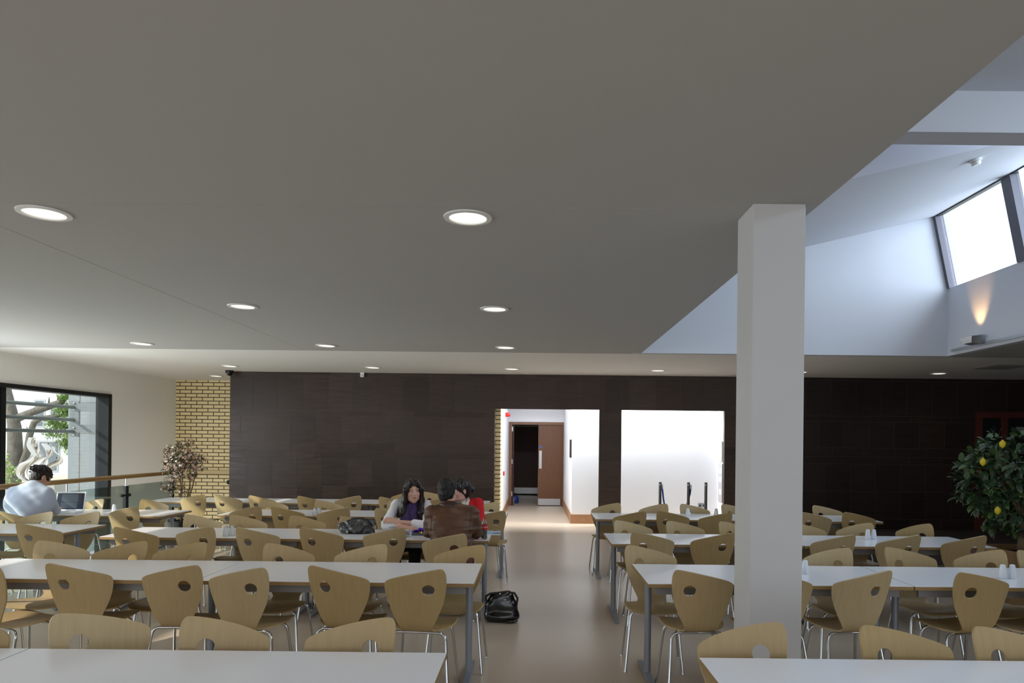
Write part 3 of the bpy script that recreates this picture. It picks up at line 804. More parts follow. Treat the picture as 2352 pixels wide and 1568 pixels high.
# stanchions with blue belts
blue = mat('blue_rope', (34, 70, 176), .6)
base_m = mat('stanchion_metal', (104, 100, 96), .35, metal=.8)
for i, (px, lab) in enumerate(((1515, 'grey queue post with a long blue rope, before the white wall'), (1580, 'grey queue post with a short blue rope, middle of three'), (1620, 'grey queue post without a rope, closest to the socket'))):
    p = at_z(px + 1, 1107, .98)
    d = 12.4; x = at_d(px + 1, 1140, d).x
    r = empty('queue_post', (x, d, 0))
    MB().lathe([(.145, 0), (.145, .012), (.06, .03), (.03, .045)], 28).build('base', base_m, r, smooth=40)
    MB().lathe([(.026, .04), (.026, .975), (.02, .98)], 16).build('pole', base_m, r, smooth=40)
    MB().lathe([(.033, .925), (.033, .94)], 16).build('collar', M['steel'], r, smooth=40)
    if i == 0:
        MB().tube([(.03, 0, .90), (.045, 0, .82), (.06, 0, .68), (.09, 0, .52), (.13, 0, .40), (.16, 0, .30), (.17, 0, .2)], .014, 8).build('rope', blue, r, smooth=True)
        MB().box(.02, .05, -.012, .012, .86, .935).build('hook', M['steel'], r)
        MB().tube([(.13, 0, .44), (.165, 0, .40), (.165, 0, .25)], .02, 8).build('rope_end', M['powder_dark'], r)
    if i == 1:
        MB().tube([(.045, .02, .87), (.04, .02, .80), (.02, .035, .70), (-.02, .035, .58), (-.045, .03, .46), (-.05, .03, .36)], .013, 8).build('rope', blue, r, smooth=True)
        MB().box(.02, .06, -.0, .024, .86, .935).build('hook', M['steel'], r)
    tag(r, lab, 'queue post', 'queue posts')
# blue bucket in the lobby
p = at_d(1183, 1158, 19.0)
bk = empty('blue_bag', (p.x, 19.0, 0))
MB().lathe([(.07, .0), (.10, .02), (.105, .14), (.08, .20), (.03, .22)], 14).build('body', mat('blue_plastic', (30, 52, 130), .4), bk, smooth=True)
MB().tube([(-.05, 0, .2), (-.03, 0, .27), (.03, 0, .27), (.05, 0, .2)], .01, 8).build('handle', M['black'], bk)
tag(bk, 'small blue bag left on the floor inside the corridor doors', 'bag')

# ================================================================== BALUSTRADE
BX = -6.12
bl = empty('balustrade', (BX, 9, 0))
MB().tube([(0, 2.0 - 9, 1.08), (0, 11.86 - 9, 1.08)], .032, 14).build('handrail', M['handrail'], bl, smooth=40)
posts = [2.4, 3.9, 5.4, 6.6, 7.83, 9.15, 10.48, 11.82]
gm = M['frame']
for i, y in enumerate(posts):
    yy = y - 9
    po = MB().box(-.02, .02, yy - .035, yy + .035, 0, .94).build('post', gm, bl)
    b = MB(); b.tube([(0, yy, .93), (0, yy, 1.06)], .009, 8); b.build('stem', M['steel'], po)
    for z in (.28, .80):
        b = MB()
        b.tube([(.0, yy - .1, z), (.0, yy + .1, z)], .012, 8); b.ball((0, yy - .09, z), .026, 2).ball((0, yy + .09, z), .026, 2)
        b.build('clamp', M['black'], po)
for a, b_ in zip(posts, posts[1:]):
    MB().box(-.005, .005, a - 9 + .055, b_ - 9 - .055, .08, .95).build('glass_panel', M['rail_glass'], bl)
tag(bl, 'glass balustrade with timber handrail and dark posts along the stair', 'railing')

# ================================================================== PLANTS
def leaf_quads(bm, cl, p, d, L, W, col, bend=.25):
    d = d.normalized(); s = d.cross(Vector((random.uniform(-.4, .4), random.uniform(-.4, .4), 1))).normalized()
    n = s.cross(d).normalized()
    pts = [p, p + d * L * .35 + s * W * .5 + n * .02 * L, p + d * L * .75 + s * W * .38, p + d * L - n * bend * L, p + d * L * .75 - s * W * .38, p + d * L * .35 - s * W * .5 + n * .02 * L]
    vs = [bm.verts.new(q) for q in pts]
    for f in ((0, 1, 5), (1, 2, 4, 5), (2, 3, 4)):
        fc = bm.faces.new([vs[i] for i in f])
        for l in fc.loops: l[cl] = (*lin(col)[:3], 1)
def rnd_dir():
    while True:
        v = Vector((random.uniform(-1, 1), random.uniform(-1, 1), random.uniform(-1, 1)))
        if .05 < v.length < 1: return v.normalized()
def mesh_obj(bm, name, m, parent, smooth=False):
    me = bpy.data.meshes.new(name); bm.to_mesh(me); bm.free(); return link(name, me, m, parent, smooth)
leafm = mat('leaf', (60, 90, 40), .45, attr='tint'); barkm = mat('bark', (112, 96, 70), .8, noise=.25, nscale=20, stretch=(3, 3, .6), bump=.4)
# flowering plant
fx = at_d(422, 1100, 11.25).x + .02
fp = empty('flowering_plant', (fx, 11.25, 0))
MB().lathe([(.13, 0), (.165, .04), (.175, .30), (.185, .34), (.17, .35), (.165, .33), (0, .31)], 28).build('pot', M['black'], fp, smooth=40)
MB().lathe([(0, .318), (.16, .318), (.155, .325), (0, .327)], 20, caps=False).build('soil', mat('dry_moss', (92, 80, 56), .95), fp)
for k, (dx, dy, tx, ty, tz) in enumerate(((-.05, .0, -.12, .02, 1.25), (.03, .02, .10, -.04, 1.35), (.06, -.03, .16, .05, 1.15), (-.02, -.04, -.02, -.05, 1.5))):
    MB().tube([(dx, dy, .32), (dx * 1.2 - .03, dy, .6), (dx + .02 + tx * .3, dy + ty * .5, .9), (tx, ty, tz)], [.016, .014, .011, .006], 8).build('stem', barkm, fp, smooth=True)
bm = bmesh.new(); cl = bm.loops.layers.float_color.new('tint')
bf = bmesh.new(); cf = bf.loops.layers.float_color.new('tint')
cent = []
for k in range(120):
    v = rnd_dir(); rr = random.random() ** .4
    cent.append(Vector((v.x * .28 * rr, v.y * .26 * rr, 1.30 + v.z * .31 * rr)))
for k in range(14):
    cent.append(Vector((random.uniform(-.32, .20), random.uniform(-.15, .15), random.uniform(.76, 1.05))))
for c in [(-.33, -.02, 1.46), (-.30, .03, 1.50), (-.32, 0, 1.28), (-.33, .02, 1.16), (.12, 0, 1.63), (.02, 0, 1.6), (-.27, 0, .86), (.08, -.05, .78)]: cent.append(Vector(c))
for c in cent:
    for j in range(17):
        p = c + rnd_dir() * random.uniform(0, .07); g = random.random()
        col = random.choice([(66, 84, 52), (88, 96, 60), (52, 70, 48), (104, 96, 66), (120, 84, 62)])
        leaf_quads(bm, cl, p, rnd_dir(), random.uniform(.03, .055), random.uniform(.014, .024), col)
    for j in range(random.choice((3, 4, 5, 6))):
        p = c + rnd_dir() * random.uniform(.02, .085); n = (p - Vector((0, 0, 1.2))); n = (n.normalized() + Vector((0, -.9, .25)) + rnd_dir() * .5).normalized()
        a = n.cross(Vector((0, 0, 1))).normalized(); b2 = n.cross(a); rr = random.uniform(.011, .021)
        col = random.choice([(228, 196, 182), (208, 160, 150), (238, 220, 206), (190, 140, 126), (176, 144, 112), (160, 120, 96)])
        for q in range(5):
            t = 2 * PI * q / 5; e = (a * math.cos(t) + b2 * math.sin(t)); e2 = (a * math.cos(t + .55) + b2 * math.sin(t + .55)); e3 = (a * math.cos(t - .55) + b2 * math.sin(t - .55))
            vs = [bf.verts.new(p), bf.verts.new(p + e2 * rr * .8 + n * rr * .2), bf.verts.new(p + e * rr * 1.15 + n * rr * .15), bf.verts.new(p + e3 * rr * .8 + n * rr * .2)]
            fc = bf.faces.new(vs)
            for l in fc.loops: l[cf] = (*lin(col)[:3], 1)
mesh_obj(bm, 'foliage', leafm, fp); mesh_obj(bf, 'blossoms', mat('petal', (230, 190, 180), .6, attr='tint'), fp)
tag(fp, 'pink flowering shrub in a black pot at the end of the balustrade', 'potted plant')
# lemon tree
lt = empty('lemon_tree', (5.36, 7.62, 0))
pl = MB()
for a in (0, 1): pl.box(-.30, .30, -.30 + a * .57, -.27 + a * .57, .0, .56).box(-.30 + a * .57, -.27 + a * .57, -.27, .27, .0, .56)
pl.box(-.27, .27, -.27, .27, .0, .03)
pl.build('planter', mat('planter_wood', (134, 104, 66), .5, noise=.08, nscale=5, stretch=(1, 1, 8)), lt)
MB().box(-.27, .27, -.27, .27, .46, .50).build('soil', mat('soil', (40, 32, 26), .95), lt)
MB().tube([(0, 0, .48), (.01, .01, .62), (-.005, 0, .75), (.02, .0, .95), (.03, 0, 1.15)], [.055, .05, .042, .035, .02], 12).build('trunk', barkm, lt, smooth=True)
for k, (x, y, z) in enumerate(((-.25, -.05, 1.25), (.2, .1, 1.4), (-.45, -.1, 1.45), (.02, -.15, 1.55), (-.1, .15, 1.5), (.25, -.1, 1.1), (-.22, -.1, .95))):
    MB().tube([(.01, 0, .85), (x * .4, y * .5, .75 + (z - .8) * .6), (x, y, z)], [.018, .012, .006], 8).build('branch', barkm, lt, smooth=True)
bm = bmesh.new(); cl = bm.loops.layers.float_color.new('tint')
for k in range(190):
    v = rnd_dir(); rr = random.uniform(.35, 1.0) ** .5
    c = Vector((v.x * .60 * rr - .06, v.y * .50 * rr, 1.27 + v.z * .55 * rr))
    if c.z < .74: continue
    for j in range(7):
        d = (rnd_dir() + v * .8 + Vector((0, -.1, -.2))); col = random.choice([(52, 76, 44), (70, 92, 50), (40, 62, 42), (60, 84, 56), (84, 108, 60), (92, 104, 84)])
        leaf_quads(bm, cl, c + rnd_dir() * .03, d, random.uniform(.10, .15), random.uniform(.052, .074), col, .15)
mesh_obj(bm, 'foliage', leafm, lt)
lem = mat('lemon_skin', (214, 190, 40), .4)
for x, y, z in ((-.47, -.36, 1.69), (-.62, -.28, 1.50), (-.30, -.52, 1.385), (-.54, -.40, 1.0), (.3, -.50, 1.5), (.2, -.50, .98)):
    b = MB(); b.lathe([(0.002, -.045), (.008, -.038), (.024, -.025), (.031, 0), (.026, .022), (.012, .036), (.006, .044), (0.001, .046)], 16, caps=False)
    b.build('lemon', lem, lt, smooth=True, loc=(x, y, z))
tag(lt, 'tall lemon tree with yellow fruit in a wooden planter by the dark wall', 'potted tree')

# ================================================================== SMALL THINGS ON THE TABLES
shaker_cache = {}
def shaker(loc, label, m, h=.095, grp='salt and pepper shakers'):
    k = (m, h)
    if k not in shaker_cache:
        r = empty('salt_shaker', (0, 0, 0))
        s = h / .095
        MB().lathe([(.027, 0), (.0285, .004), (.024, .05), (.0185, .082 * 1), (.0175, .086)], 8).build('body', M[m], r, smooth=30).scale = (1, 1, s)
        MB().lathe([(.0178, .0862), (.0178, .091), (.012, .096), (0, .097)], 16, caps=False).build('cap', M['steel'] if m == 'clear' else M['shaker'], r, smooth=40).scale = (1, 1, s)
        note_kids(r); shaker_cache[k] = r; o = r
    else: o = copy_tree(shaker_cache[k])
    o.location = loc; tag(o, label, 'shaker', grp)
def on_table(px, py): p = at_z(px, py, TH); return (p.x, p.y, TH + .0008)
shaker(on_table(519, 1231), 'clear shaker, window side of the pair on the third row table', 'clear')
shaker(on_table(533, 1229), 'clear shaker, aisle side of the pair on the third row table', 'clear')
shaker(on_table(723, 1184), 'clear shaker, window side of the pair on the fourth row table', 'clear')
shaker(on_table(733, 1183), 'clear shaker, aisle side of the pair on the fourth row table', 'clear')
shaker(on_table(262, 1176), 'small white shaker on the laptop table in front of the balustrade', 'shaker')
shaker(on_table(1993, 1238), 'white shaker of the pair on the third row table, stands on the column side', 'shaker')
shaker(on_table(2007, 1238), 'white shaker of the pair on the third row table, stands on the tree side', 'shaker')
shaker(on_table(2303, 1328), 'white shaker of the pair on the second row table, column side', 'shaker')
shaker(on_table(2325, 1328), 'white shaker of the pair on the second row table, tree side', 'shaker')
shaker(on_table(1829, 1319), 'white shaker partly hidden by the column, front of its pair', 'shaker')
shaker(on_table(1849, 1317), 'white shaker next to the column, beside the half hidden one', 'shaker')
shaker(on_table(1645, 1185), 'small clear shaker on the table before the white panel', 'clear')
shaker(on_table(1580, 1184), 'white shaker behind a chair before the white panel', 'shaker')
# laptop
lp = on_table(158, 1181)
lap = empty('laptop', (-5.67, 8.44, TH + .001), math.radians(10))
wm = mat('laptop_white', (232, 234, 238), .3)
bs = MB().box(-.165, .165, -.115, .115, 0, .02, bev=.006).build('base', wm, lap)
MB().box(-.14, .14, -.01, .095, .0202, .0216).build('keyboard', mat('keys', (205, 207, 212), .5), bs)
MB().box(-.04, .04, -.1, -.035, .0202, .0208).build('trackpad', mat('trackpad', (214, 216, 220), .3), bs)
tm = Matrix.Translation((0, .118, .018)) @ Matrix.Rotation(math.radians(-14), 4, 'X')
sc_ = MB().box(-.165, .165, 0, .012, 0, .235, bev=.005, mtx=tm).build('screen_lid', wm, lap)
def scr_mat():
    m = mat('laptop_display', (28, 34, 48), .12, emit=(44, 54, 74), estr=.35)
    return m
MB().box(-.150, .150, -.0015, -.0005, .018, .218, mtx=tm).build('display', scr_mat(), sc_)
b = MB(); b.box(-.10, .085, -.0022, -.0016, .11, .205, mtx=tm).box(-.105, .08, -.0022, -.0016, .03, .105, mtx=tm)
b.build('display_window', mat('display_panel', (70, 80, 88), .12, emit=(70, 84, 92), estr=.3), sc_)
tag(lap, 'open white laptop with a dark screen in front of the man', 'laptop')

# cola bottle
cb = on_table(1112, 1238)
co_ = empty('cola_bottle', cb)
H_ = .215
prof = [(.020, 0), (.028, .006), (.0295, .02), (.027, .04), (.0275, .06), (.029, .085), (.0295, .10), (.0295, .135), (.027, .15), (.018, .175), (.0125, .19), (.0115, .197)]
MB().lathe(prof, 24).build('bottle_body', mat('bottle_plastic', (240, 240, 240), .05, trans=.9, ior=1.2), co_, smooth=50)
MB().lathe([(0, .004), (.026, .008), (.0275, .02), (.0255, .04), (.026, .06), (.0275, .085), (.0278, .092), (0, .093)], 24, caps=False).build('cola', mat('cola_liquid', (14, 6, 4), .1), co_, smooth=50)
MB().lathe([(.0300, .092), (.0303, .10), (.0303, .135), (.0300, .139)], 28, caps=False).build('label_band', mat('label_red', (200, 16, 28), .35), co_, smooth=40)
MB().lathe([(.0135, .195), (.0135, .212), (.012, .214), (0, .214)], 18, caps=False).build('screw_cap', mat('cap_red', (190, 20, 28), .4), co_, smooth=40)
cu = bpy.data.curves.new('brand_script', 'FONT'); cu.body = 'Coca-Cola'; cu.size = .021; cu.shear = .35; cu.align_x = 'CENTER'; cu.align_y = 'CENTER'
to = bpy.data.objects.new('brand_script', cu); C.objects.link(to)
dg = bpy.context.evaluated_depsgraph_get(); tme = bpy.data.meshes.new_from_object(to.evaluated_get(dg)); bpy.data.objects.remove(to)
bmx = bmesh.new(); bmx.from_mesh(tme); bmesh.ops.triangulate(bmx, faces=bmx.faces)
bmesh.ops.subdivide_edges(bmx, edges=[e for e in bmx.edges if e.calc_length() > .004], cuts=2)
for v in bmx.verts:
    a = v.co.x / .0306 - .12; z = v.co.y; v.co = Vector((.0307 * math.sin(a), -.0307 * math.cos(a), .116 + z))
bmx.to_mesh(tme); bmx.free(); tme.name = 'lettering'
link('lettering', tme, mat('script_white', (240, 240, 240), .5), co_)
tag(co_, 'half-full bottle of cola with a red label beside the leather jacket', 'bottle')
# papers, sweets, cup
pp = on_table(1128, 1226)
nb = empty('notebook', pp, .12)
MB().box(-.085, .085, -.10, .10, 0, .012).build('pages', M['plastic_white'], nb)
cvr = MB(); cvr.quad((-.086, -.102, .013), (.086, -.102, .013), (.086, .102, .013), (-.086, .102, .013)); cvr.quad((-.02, -.09, .014), (.095, -.06, .022), (.095, .10, .02), (-.02, .08, .015))
cvr.build('cover', mat('pale_blue_cover', (158, 186, 214), .5), nb)
tag(nb, 'pale blue notebook at the aisle end of the friends table', 'notebook')
sw = empty('sweet_tub', on_table(933, 1232))
MB().lathe([(.035, 0), (.05, .004), (.055, .045), (.052, .06), (.045, .055)], 20).build('tub', M['clear'], sw, smooth=40)
b = MB()
for k in range(9): b.ball((random.uniform(-.02, .03), random.uniform(-.045, -.0), .013 + random.random() * .03), .012, 1)
b.build('sweets', mat('red_sweets', (196, 40, 52), .3), sw, smooth=True)
tag(sw, 'clear crumpled tub with red sweets on the friends table', 'tub')
_w = on_table(967, 1228); wr = empty('sweet_wrapper', (_w[0], _w[1], TH + .016), .2)
def crumple(name, m, parent, sx, sy, sz, seed, n=9):
    rnd = random.Random(seed); bm = bmesh.new(); g = []
    for i in range(n):
        row = []
        for j in range(n):
            row.append(bm.verts.new(((i / (n - 1) - .5) * sx + rnd.uniform(-.1, .1) * sx / n, (j / (n - 1) - .5) * sy, .003 + rnd.random() * sz * (.4 + .6 * math.sin(PI * i / (n - 1))))))
        g.append(row)
    for i in range(n - 1):
        for j in range(n - 1): bm.faces.new((g[i][j], g[i + 1][j], g[i + 1][j + 1], g[i][j + 1]))
    mesh_obj(bm, name, m, parent)
crumple('purple_foil', mat('purple_foil', (84, 44, 168), .2, metal=.6), wr, .17, .07, .05, 5)
crumple('gold_lining', mat('gold_foil', (214, 196, 60), .25, metal=.7), wr, .07, .09, .02, 8)
tag(wr, 'torn purple sweet wrapper with gold lining on the friends table', 'wrapper')
mg = MB().box(-.10, .10, -.06, .06, 0, .014, bev=.004).build('magazine', mat('grey_cover', (92, 94, 98), .4), loc=on_table(970, 1228))
tag(mg, 'thin grey folder lying flat under the purple wrapper', 'folder')
cupr = empty('plastic_cup', on_table(902, 1227))
MB().lathe([(.026, 0), (.036, .085), (.034, .085), (.024, .004), (0, .004)], 20, caps=False).build('cup_wall', M['clear'], cupr, smooth=40)
MB().lathe([(.036, .083), (.038, .087), (.036, .09), (.034, .087)], 20, caps=False).build('rim', M['plastic_white'], cupr, smooth=40)
tag(cupr, 'clear plastic cup before the woman with the purple scarf', 'cup')
# ================================================================== ORGANIC SHAPES (signed distance -> one closed surface)
class SDF:
    def __init__(s, lo, hi, h):
        s.lo = np.array(lo, float); s.h = h
        s.n = np.ceil((np.array(hi) - s.lo) / h).astype(int) + 1
        s.D = np.full(s.n, .5, np.float32)
    def _grid(s, lo, hi):
        a = np.clip(np.floor((lo - s.lo) / s.h).astype(int), 0, s.n); b = np.clip(np.ceil((hi - s.lo) / s.h).astype(int) + 1, 0, s.n)
        if (b <= a).any(): return None
        ax = [s.lo[i] + s.h * np.arange(a[i], b[i]) for i in range(3)]
        X, Y, Z = np.meshgrid(*ax, indexing='ij')
        return tuple(slice(a[i], b[i]) for i in range(3)), X, Y, Z
    def _put(s, sl, d, k, mode):
        o = s.D[sl]
        if mode == 'add':
            if k > 0:
                hh = np.clip(.5 + .5 * (o - d) / k, 0, 1); s.D[sl] = o * (1 - hh) + d * hh - k * hh * (1 - hh)
            else: s.D[sl] = np.minimum(o, d)
        else:
            hh = np.clip(.5 - .5 * (o + d) / max(k, 1e-6), 0, 1)
            s.D[sl] = o * (1 - hh) + (-d) * hh + k * hh * (1 - hh)
    def cap(s, a, b, ra, rb, k=.02, mode='add', flat=None):
        a = np.array(a, float); b = np.array(b, float); m = max(ra, rb) + k + .03
        g = s._grid(np.minimum(a, b) - m, np.maximum(a, b) + m)
        if g is None: return s
        sl, X, Y, Z = g; ba = b - a; L = max(ba @ ba, 1e-9)
        t = np.clip(((X - a[0]) * ba[0] + (Y - a[1]) * ba[1] + (Z - a[2]) * ba[2]) / L, 0, 1)
        d = np.sqrt((X - a[0] - t * ba[0]) ** 2 + (Y - a[1] - t * ba[1]) ** 2 + (Z - a[2] - t * ba[2]) ** 2) - (ra + (rb - ra) * t)
        s._put(sl, d, k, mode); return s
    def chain(s, pts, rs, k=.015):
        for i in range(len(pts) - 1): s.cap(pts[i], pts[i + 1], rs[i], rs[i + 1], k)
        return s
    def ell(s, c, r, R=None, k=.02, mode='add'):
        c = np.array(c, float); r = np.array(r, float); m = max(r) + k + .03
        g = s._grid(c - m, c + m)
        if g is None: return s
        sl, X, Y, Z = g; P = np.stack([X - c[0], Y - c[1], Z - c[2]], -1)
        if R is not None: P = P @ np.array(R)
        q = P / r; k0 = np.sqrt((q ** 2).sum(-1)); k1 = np.sqrt(((q / r) ** 2).sum(-1)) + 1e-9
        s._put(sl, k0 * (k0 - 1) / k1, k, mode); return s
    def disp(s, fn):
        g = s._grid(s.lo, s.lo + s.h * (s.n - 1)); sl, X, Y, Z = g
        s.D[sl] += fn(X, Y, Z).astype(np.float32); return s
    def cut(s, axis, v, above=True):        # remove everything above / below a plane
        ax = s.lo[axis] + s.h * np.arange(s.n[axis]); d = (v - ax) if above else (ax - v)
        sh = [1, 1, 1]; sh[axis] = -1
        s.D = np.maximum(s.D, -d.reshape(sh).astype(np.float32)); return s
    def mesh(s, name, relax=2):
        D = s.D; I = D < 0; nx, ny, nz = D.shape
        c8 = [I[i:nx - 1 + i, j:ny - 1 + j, k:nz - 1 + k] for i in (0, 1) for j in (0, 1) for k in (0, 1)]
        sm = sum(c.astype(np.int8) for c in c8); act = (sm > 0) & (sm < 8)
        idx = np.full(act.shape, -1, np.int64); ii = np.argwhere(act); idx[act] = np.arange(len(ii))
        acc = np.zeros((len(ii), 3)); num = np.zeros(len(ii))
        corners = [(i, j, k) for i in (0, 1) for j in (0, 1) for k in (0, 1)]
        V = [D[ii[:, 0] + a, ii[:, 1] + b, ii[:, 2] + c] for a, b, c in corners]
        for p in range(8):
            for q in range(p + 1, 8):
                if sum(abs(x - y) for x, y in zip(corners[p], corners[q])) != 1: continue
                m = (V[p] < 0) != (V[q] < 0)
                t = np.where(m, V[p] / (V[p] - V[q] + 1e-12), 0)
                for ax in range(3): acc[:, ax] += np.where(m, corners[p][ax] + t * (corners[q][ax] - corners[p][ax]), 0)
                num += m
        P = s.lo + s.h * (ii + acc / num[:, None])
        Fs = []
        for ax in range(3):
            u, v = (ax + 1) % 3, (ax + 2) % 3
            A = [slice(None)] * 3; B = [slice(None)] * 3; A[ax] = slice(0, -1); B[ax] = slice(1, None)
            a, b = I[tuple(A)], I[tuple(B)]
            e = np.argwhere(a != b)
            ok = (e[:, u] > 0) & (e[:, v] > 0) & (e[:, u] < D.shape[u] - 1) & (e[:, v] < D.shape[v] - 1)
            e = e[ok]; fl = a[tuple(e.T)]
            q = []
            for du, dv in ((-1, -1), (0, -1), (0, 0), (-1, 0)):
                w = e.copy(); w[:, u] += du; w[:, v] += dv; q.append(idx[tuple(w.T)])
            q = np.stack(q, 1); q[~fl] = q[~fl][:, ::-1]; Fs.append(q)
        Q = np.concatenate(Fs)
        for _ in range(relax):
            S = np.zeros_like(P); N = np.zeros(len(P))
            for a, b in ((0, 1), (1, 2), (2, 3), (3, 0)):
                np.add.at(S, Q[:, a], P[Q[:, b]]); np.add.at(N, Q[:, a], 1)
                np.add.at(S, Q[:, b], P[Q[:, a]]); np.add.at(N, Q[:, b], 1)
            P = P * .5 + .5 * S / np.maximum(N, 1)[:, None]
        me = bpy.data.meshes.new(name)
        me.vertices.add(len(P)); me.vertices.foreach_set('co', P.astype(np.float32).ravel())
        me.loops.add(len(Q) * 4); me.loops.foreach_set('vertex_index', Q.astype(np.int32).ravel())
        me.polygons.add(len(Q)); me.polygons.foreach_set('loop_start', np.arange(len(Q), dtype=np.int32) * 4)
        me.polygons.foreach_set('use_smooth', np.ones(len(Q), bool))
        me.update(calc_edges=True); me.validate()
        return me, P
def tint(me, cols):
    a = me.color_attributes.new('tint', 'FLOAT_COLOR', 'POINT')
    a.data.foreach_set('color', np.concatenate([cols, np.ones((len(cols), 1))], 1).astype(np.float32).ravel())
def folds(amp, fx, fy, fz, ph=0.):
    return lambda X, Y, Z: amp * (np.sin(fx * X + fy * Y + fz * Z + ph + 1.7 * np.sin(9 * X + 5 * Z + ph)) + .5 * np.sin(1.9 * fz * Z - 1.3 * fx * X + 2.3 * ph + 1.2 * np.sin(13 * Y + ph)))
# ================================================================== PEOPLE
V3 = lambda *a: np.array(a, float)
def rotm(yaw=0, pitch=0, roll=0):          # head: yaw to its left +, pitch down +
    return np.array(Euler((-math.radians(pitch), math.radians(roll), math.radians(yaw)), 'XYZ').to_matrix())
def head_parts(S, c, R, sex, k=.012):
    def P(x, y, z): return c + R @ V3(x, y, z)
    E = lambda x, y, z, rx, ry, rz, kk=k, mode='add': S.ell(P(x, y, z), (rx, ry, rz), R, kk, mode)
    f = 1.0 if sex == 'm' else .95
    E(0, -.012, .03, .074 * f, .094 * f, .088)                 # cranium
    E(0, .030, -.035, .060 * f, .062, .075, .03)               # face
    E(0, .048, -.088, .030 * f, .034, .030, .03)               # chin
    for sx in (-1, 1):
        E(sx * .042 * f, .018, -.066, .020, .036, .028, .025)  # jaw
        E(sx * .040, .066, -.024, .020, .018, .016, .02)       # cheek
        E(sx * .033, .088, .012, .019, .012, .011, .012, 'sub')  # eye socket
        E(sx * .033, .074, .010, .0135, .0125, .0115, .003)    # eyeball
        E(sx * .032, .080, .032, .022, .012, .007, .010)       # brow
        S.ell(P(sx * .079 * f, -.010, -.005), (.008, .019, .030), R @ rotm(sx * -18), .006)   # ear
        S.ell(P(sx * .085 * f, -.006, .000), (.004, .010, .016), R, .004, 'sub')
    S.cap(P(0, .084, .022), P(0, .106, -.024), .008, .0105, .010)
    E(0, .101, -.027, .014, .011, .009, .008)
    E(0, .086, -.053, .021, .011, .006, .006); E(0, .084, -.064, .019, .012, .007, .006)
    E(0, .096, -.0585, .020, .006, .0016, .003, 'sub')
def hand(S, w, d, palm_n, side, curl=.35, spread=.10, L=.178, k=.006):
    """w wrist, d finger direction, palm_n out of the palm, side +1 = thumb on d x palm_n"""
    d = d / np.linalg.norm(d); n = palm_n - d * (palm_n @ d); n /= np.linalg.norm(n); s = np.cross(d, n) * side
    pl = L * .52
    for i in range(4):
        o = (.5 - i / 3) * .062
        S.cap(w + d * .012 + s * o * .55, w + d * pl + s * o, .0145, .0115, .010)
    lens = [.40, .45, .42, .33]
    for i in range(4):
        o = (.5 - i / 3) * .064; p = w + d * pl + s * o; dd = d + s * (.5 - i / 3) * spread; dd /= np.linalg.norm(dd)
        tot = L * lens[i]; a = curl * (.8 + .12 * i); r = (.0088, .0082, .0072, .0060)
        for j, fr in enumerate((.45, .32, .23)):
            a2 = a * (.6 + .55 * j); q = p + (dd * math.cos(a2 * (j + 1) * .8) + n * math.sin(a2 * (j + 1) * .8)) * tot * fr
            S.cap(p, q, r[j], r[j + 1], .0015 if j else .005); p = q
    p0 = w + d * .025 + s * .026; p1 = p0 + (d * .55 + s * .75 + n * .35) / 1.0 * .036; p2 = p1 + (d * .85 + s * .35 + n * .25) * .030; p3 = p2 + (d * .95 + n * .2) * .024
    S.cap(p0, p1, .014, .0115, .012); S.cap(p1, p2, .0105, .009, .003); S.cap(p2, p3, .009, .0072, .002)

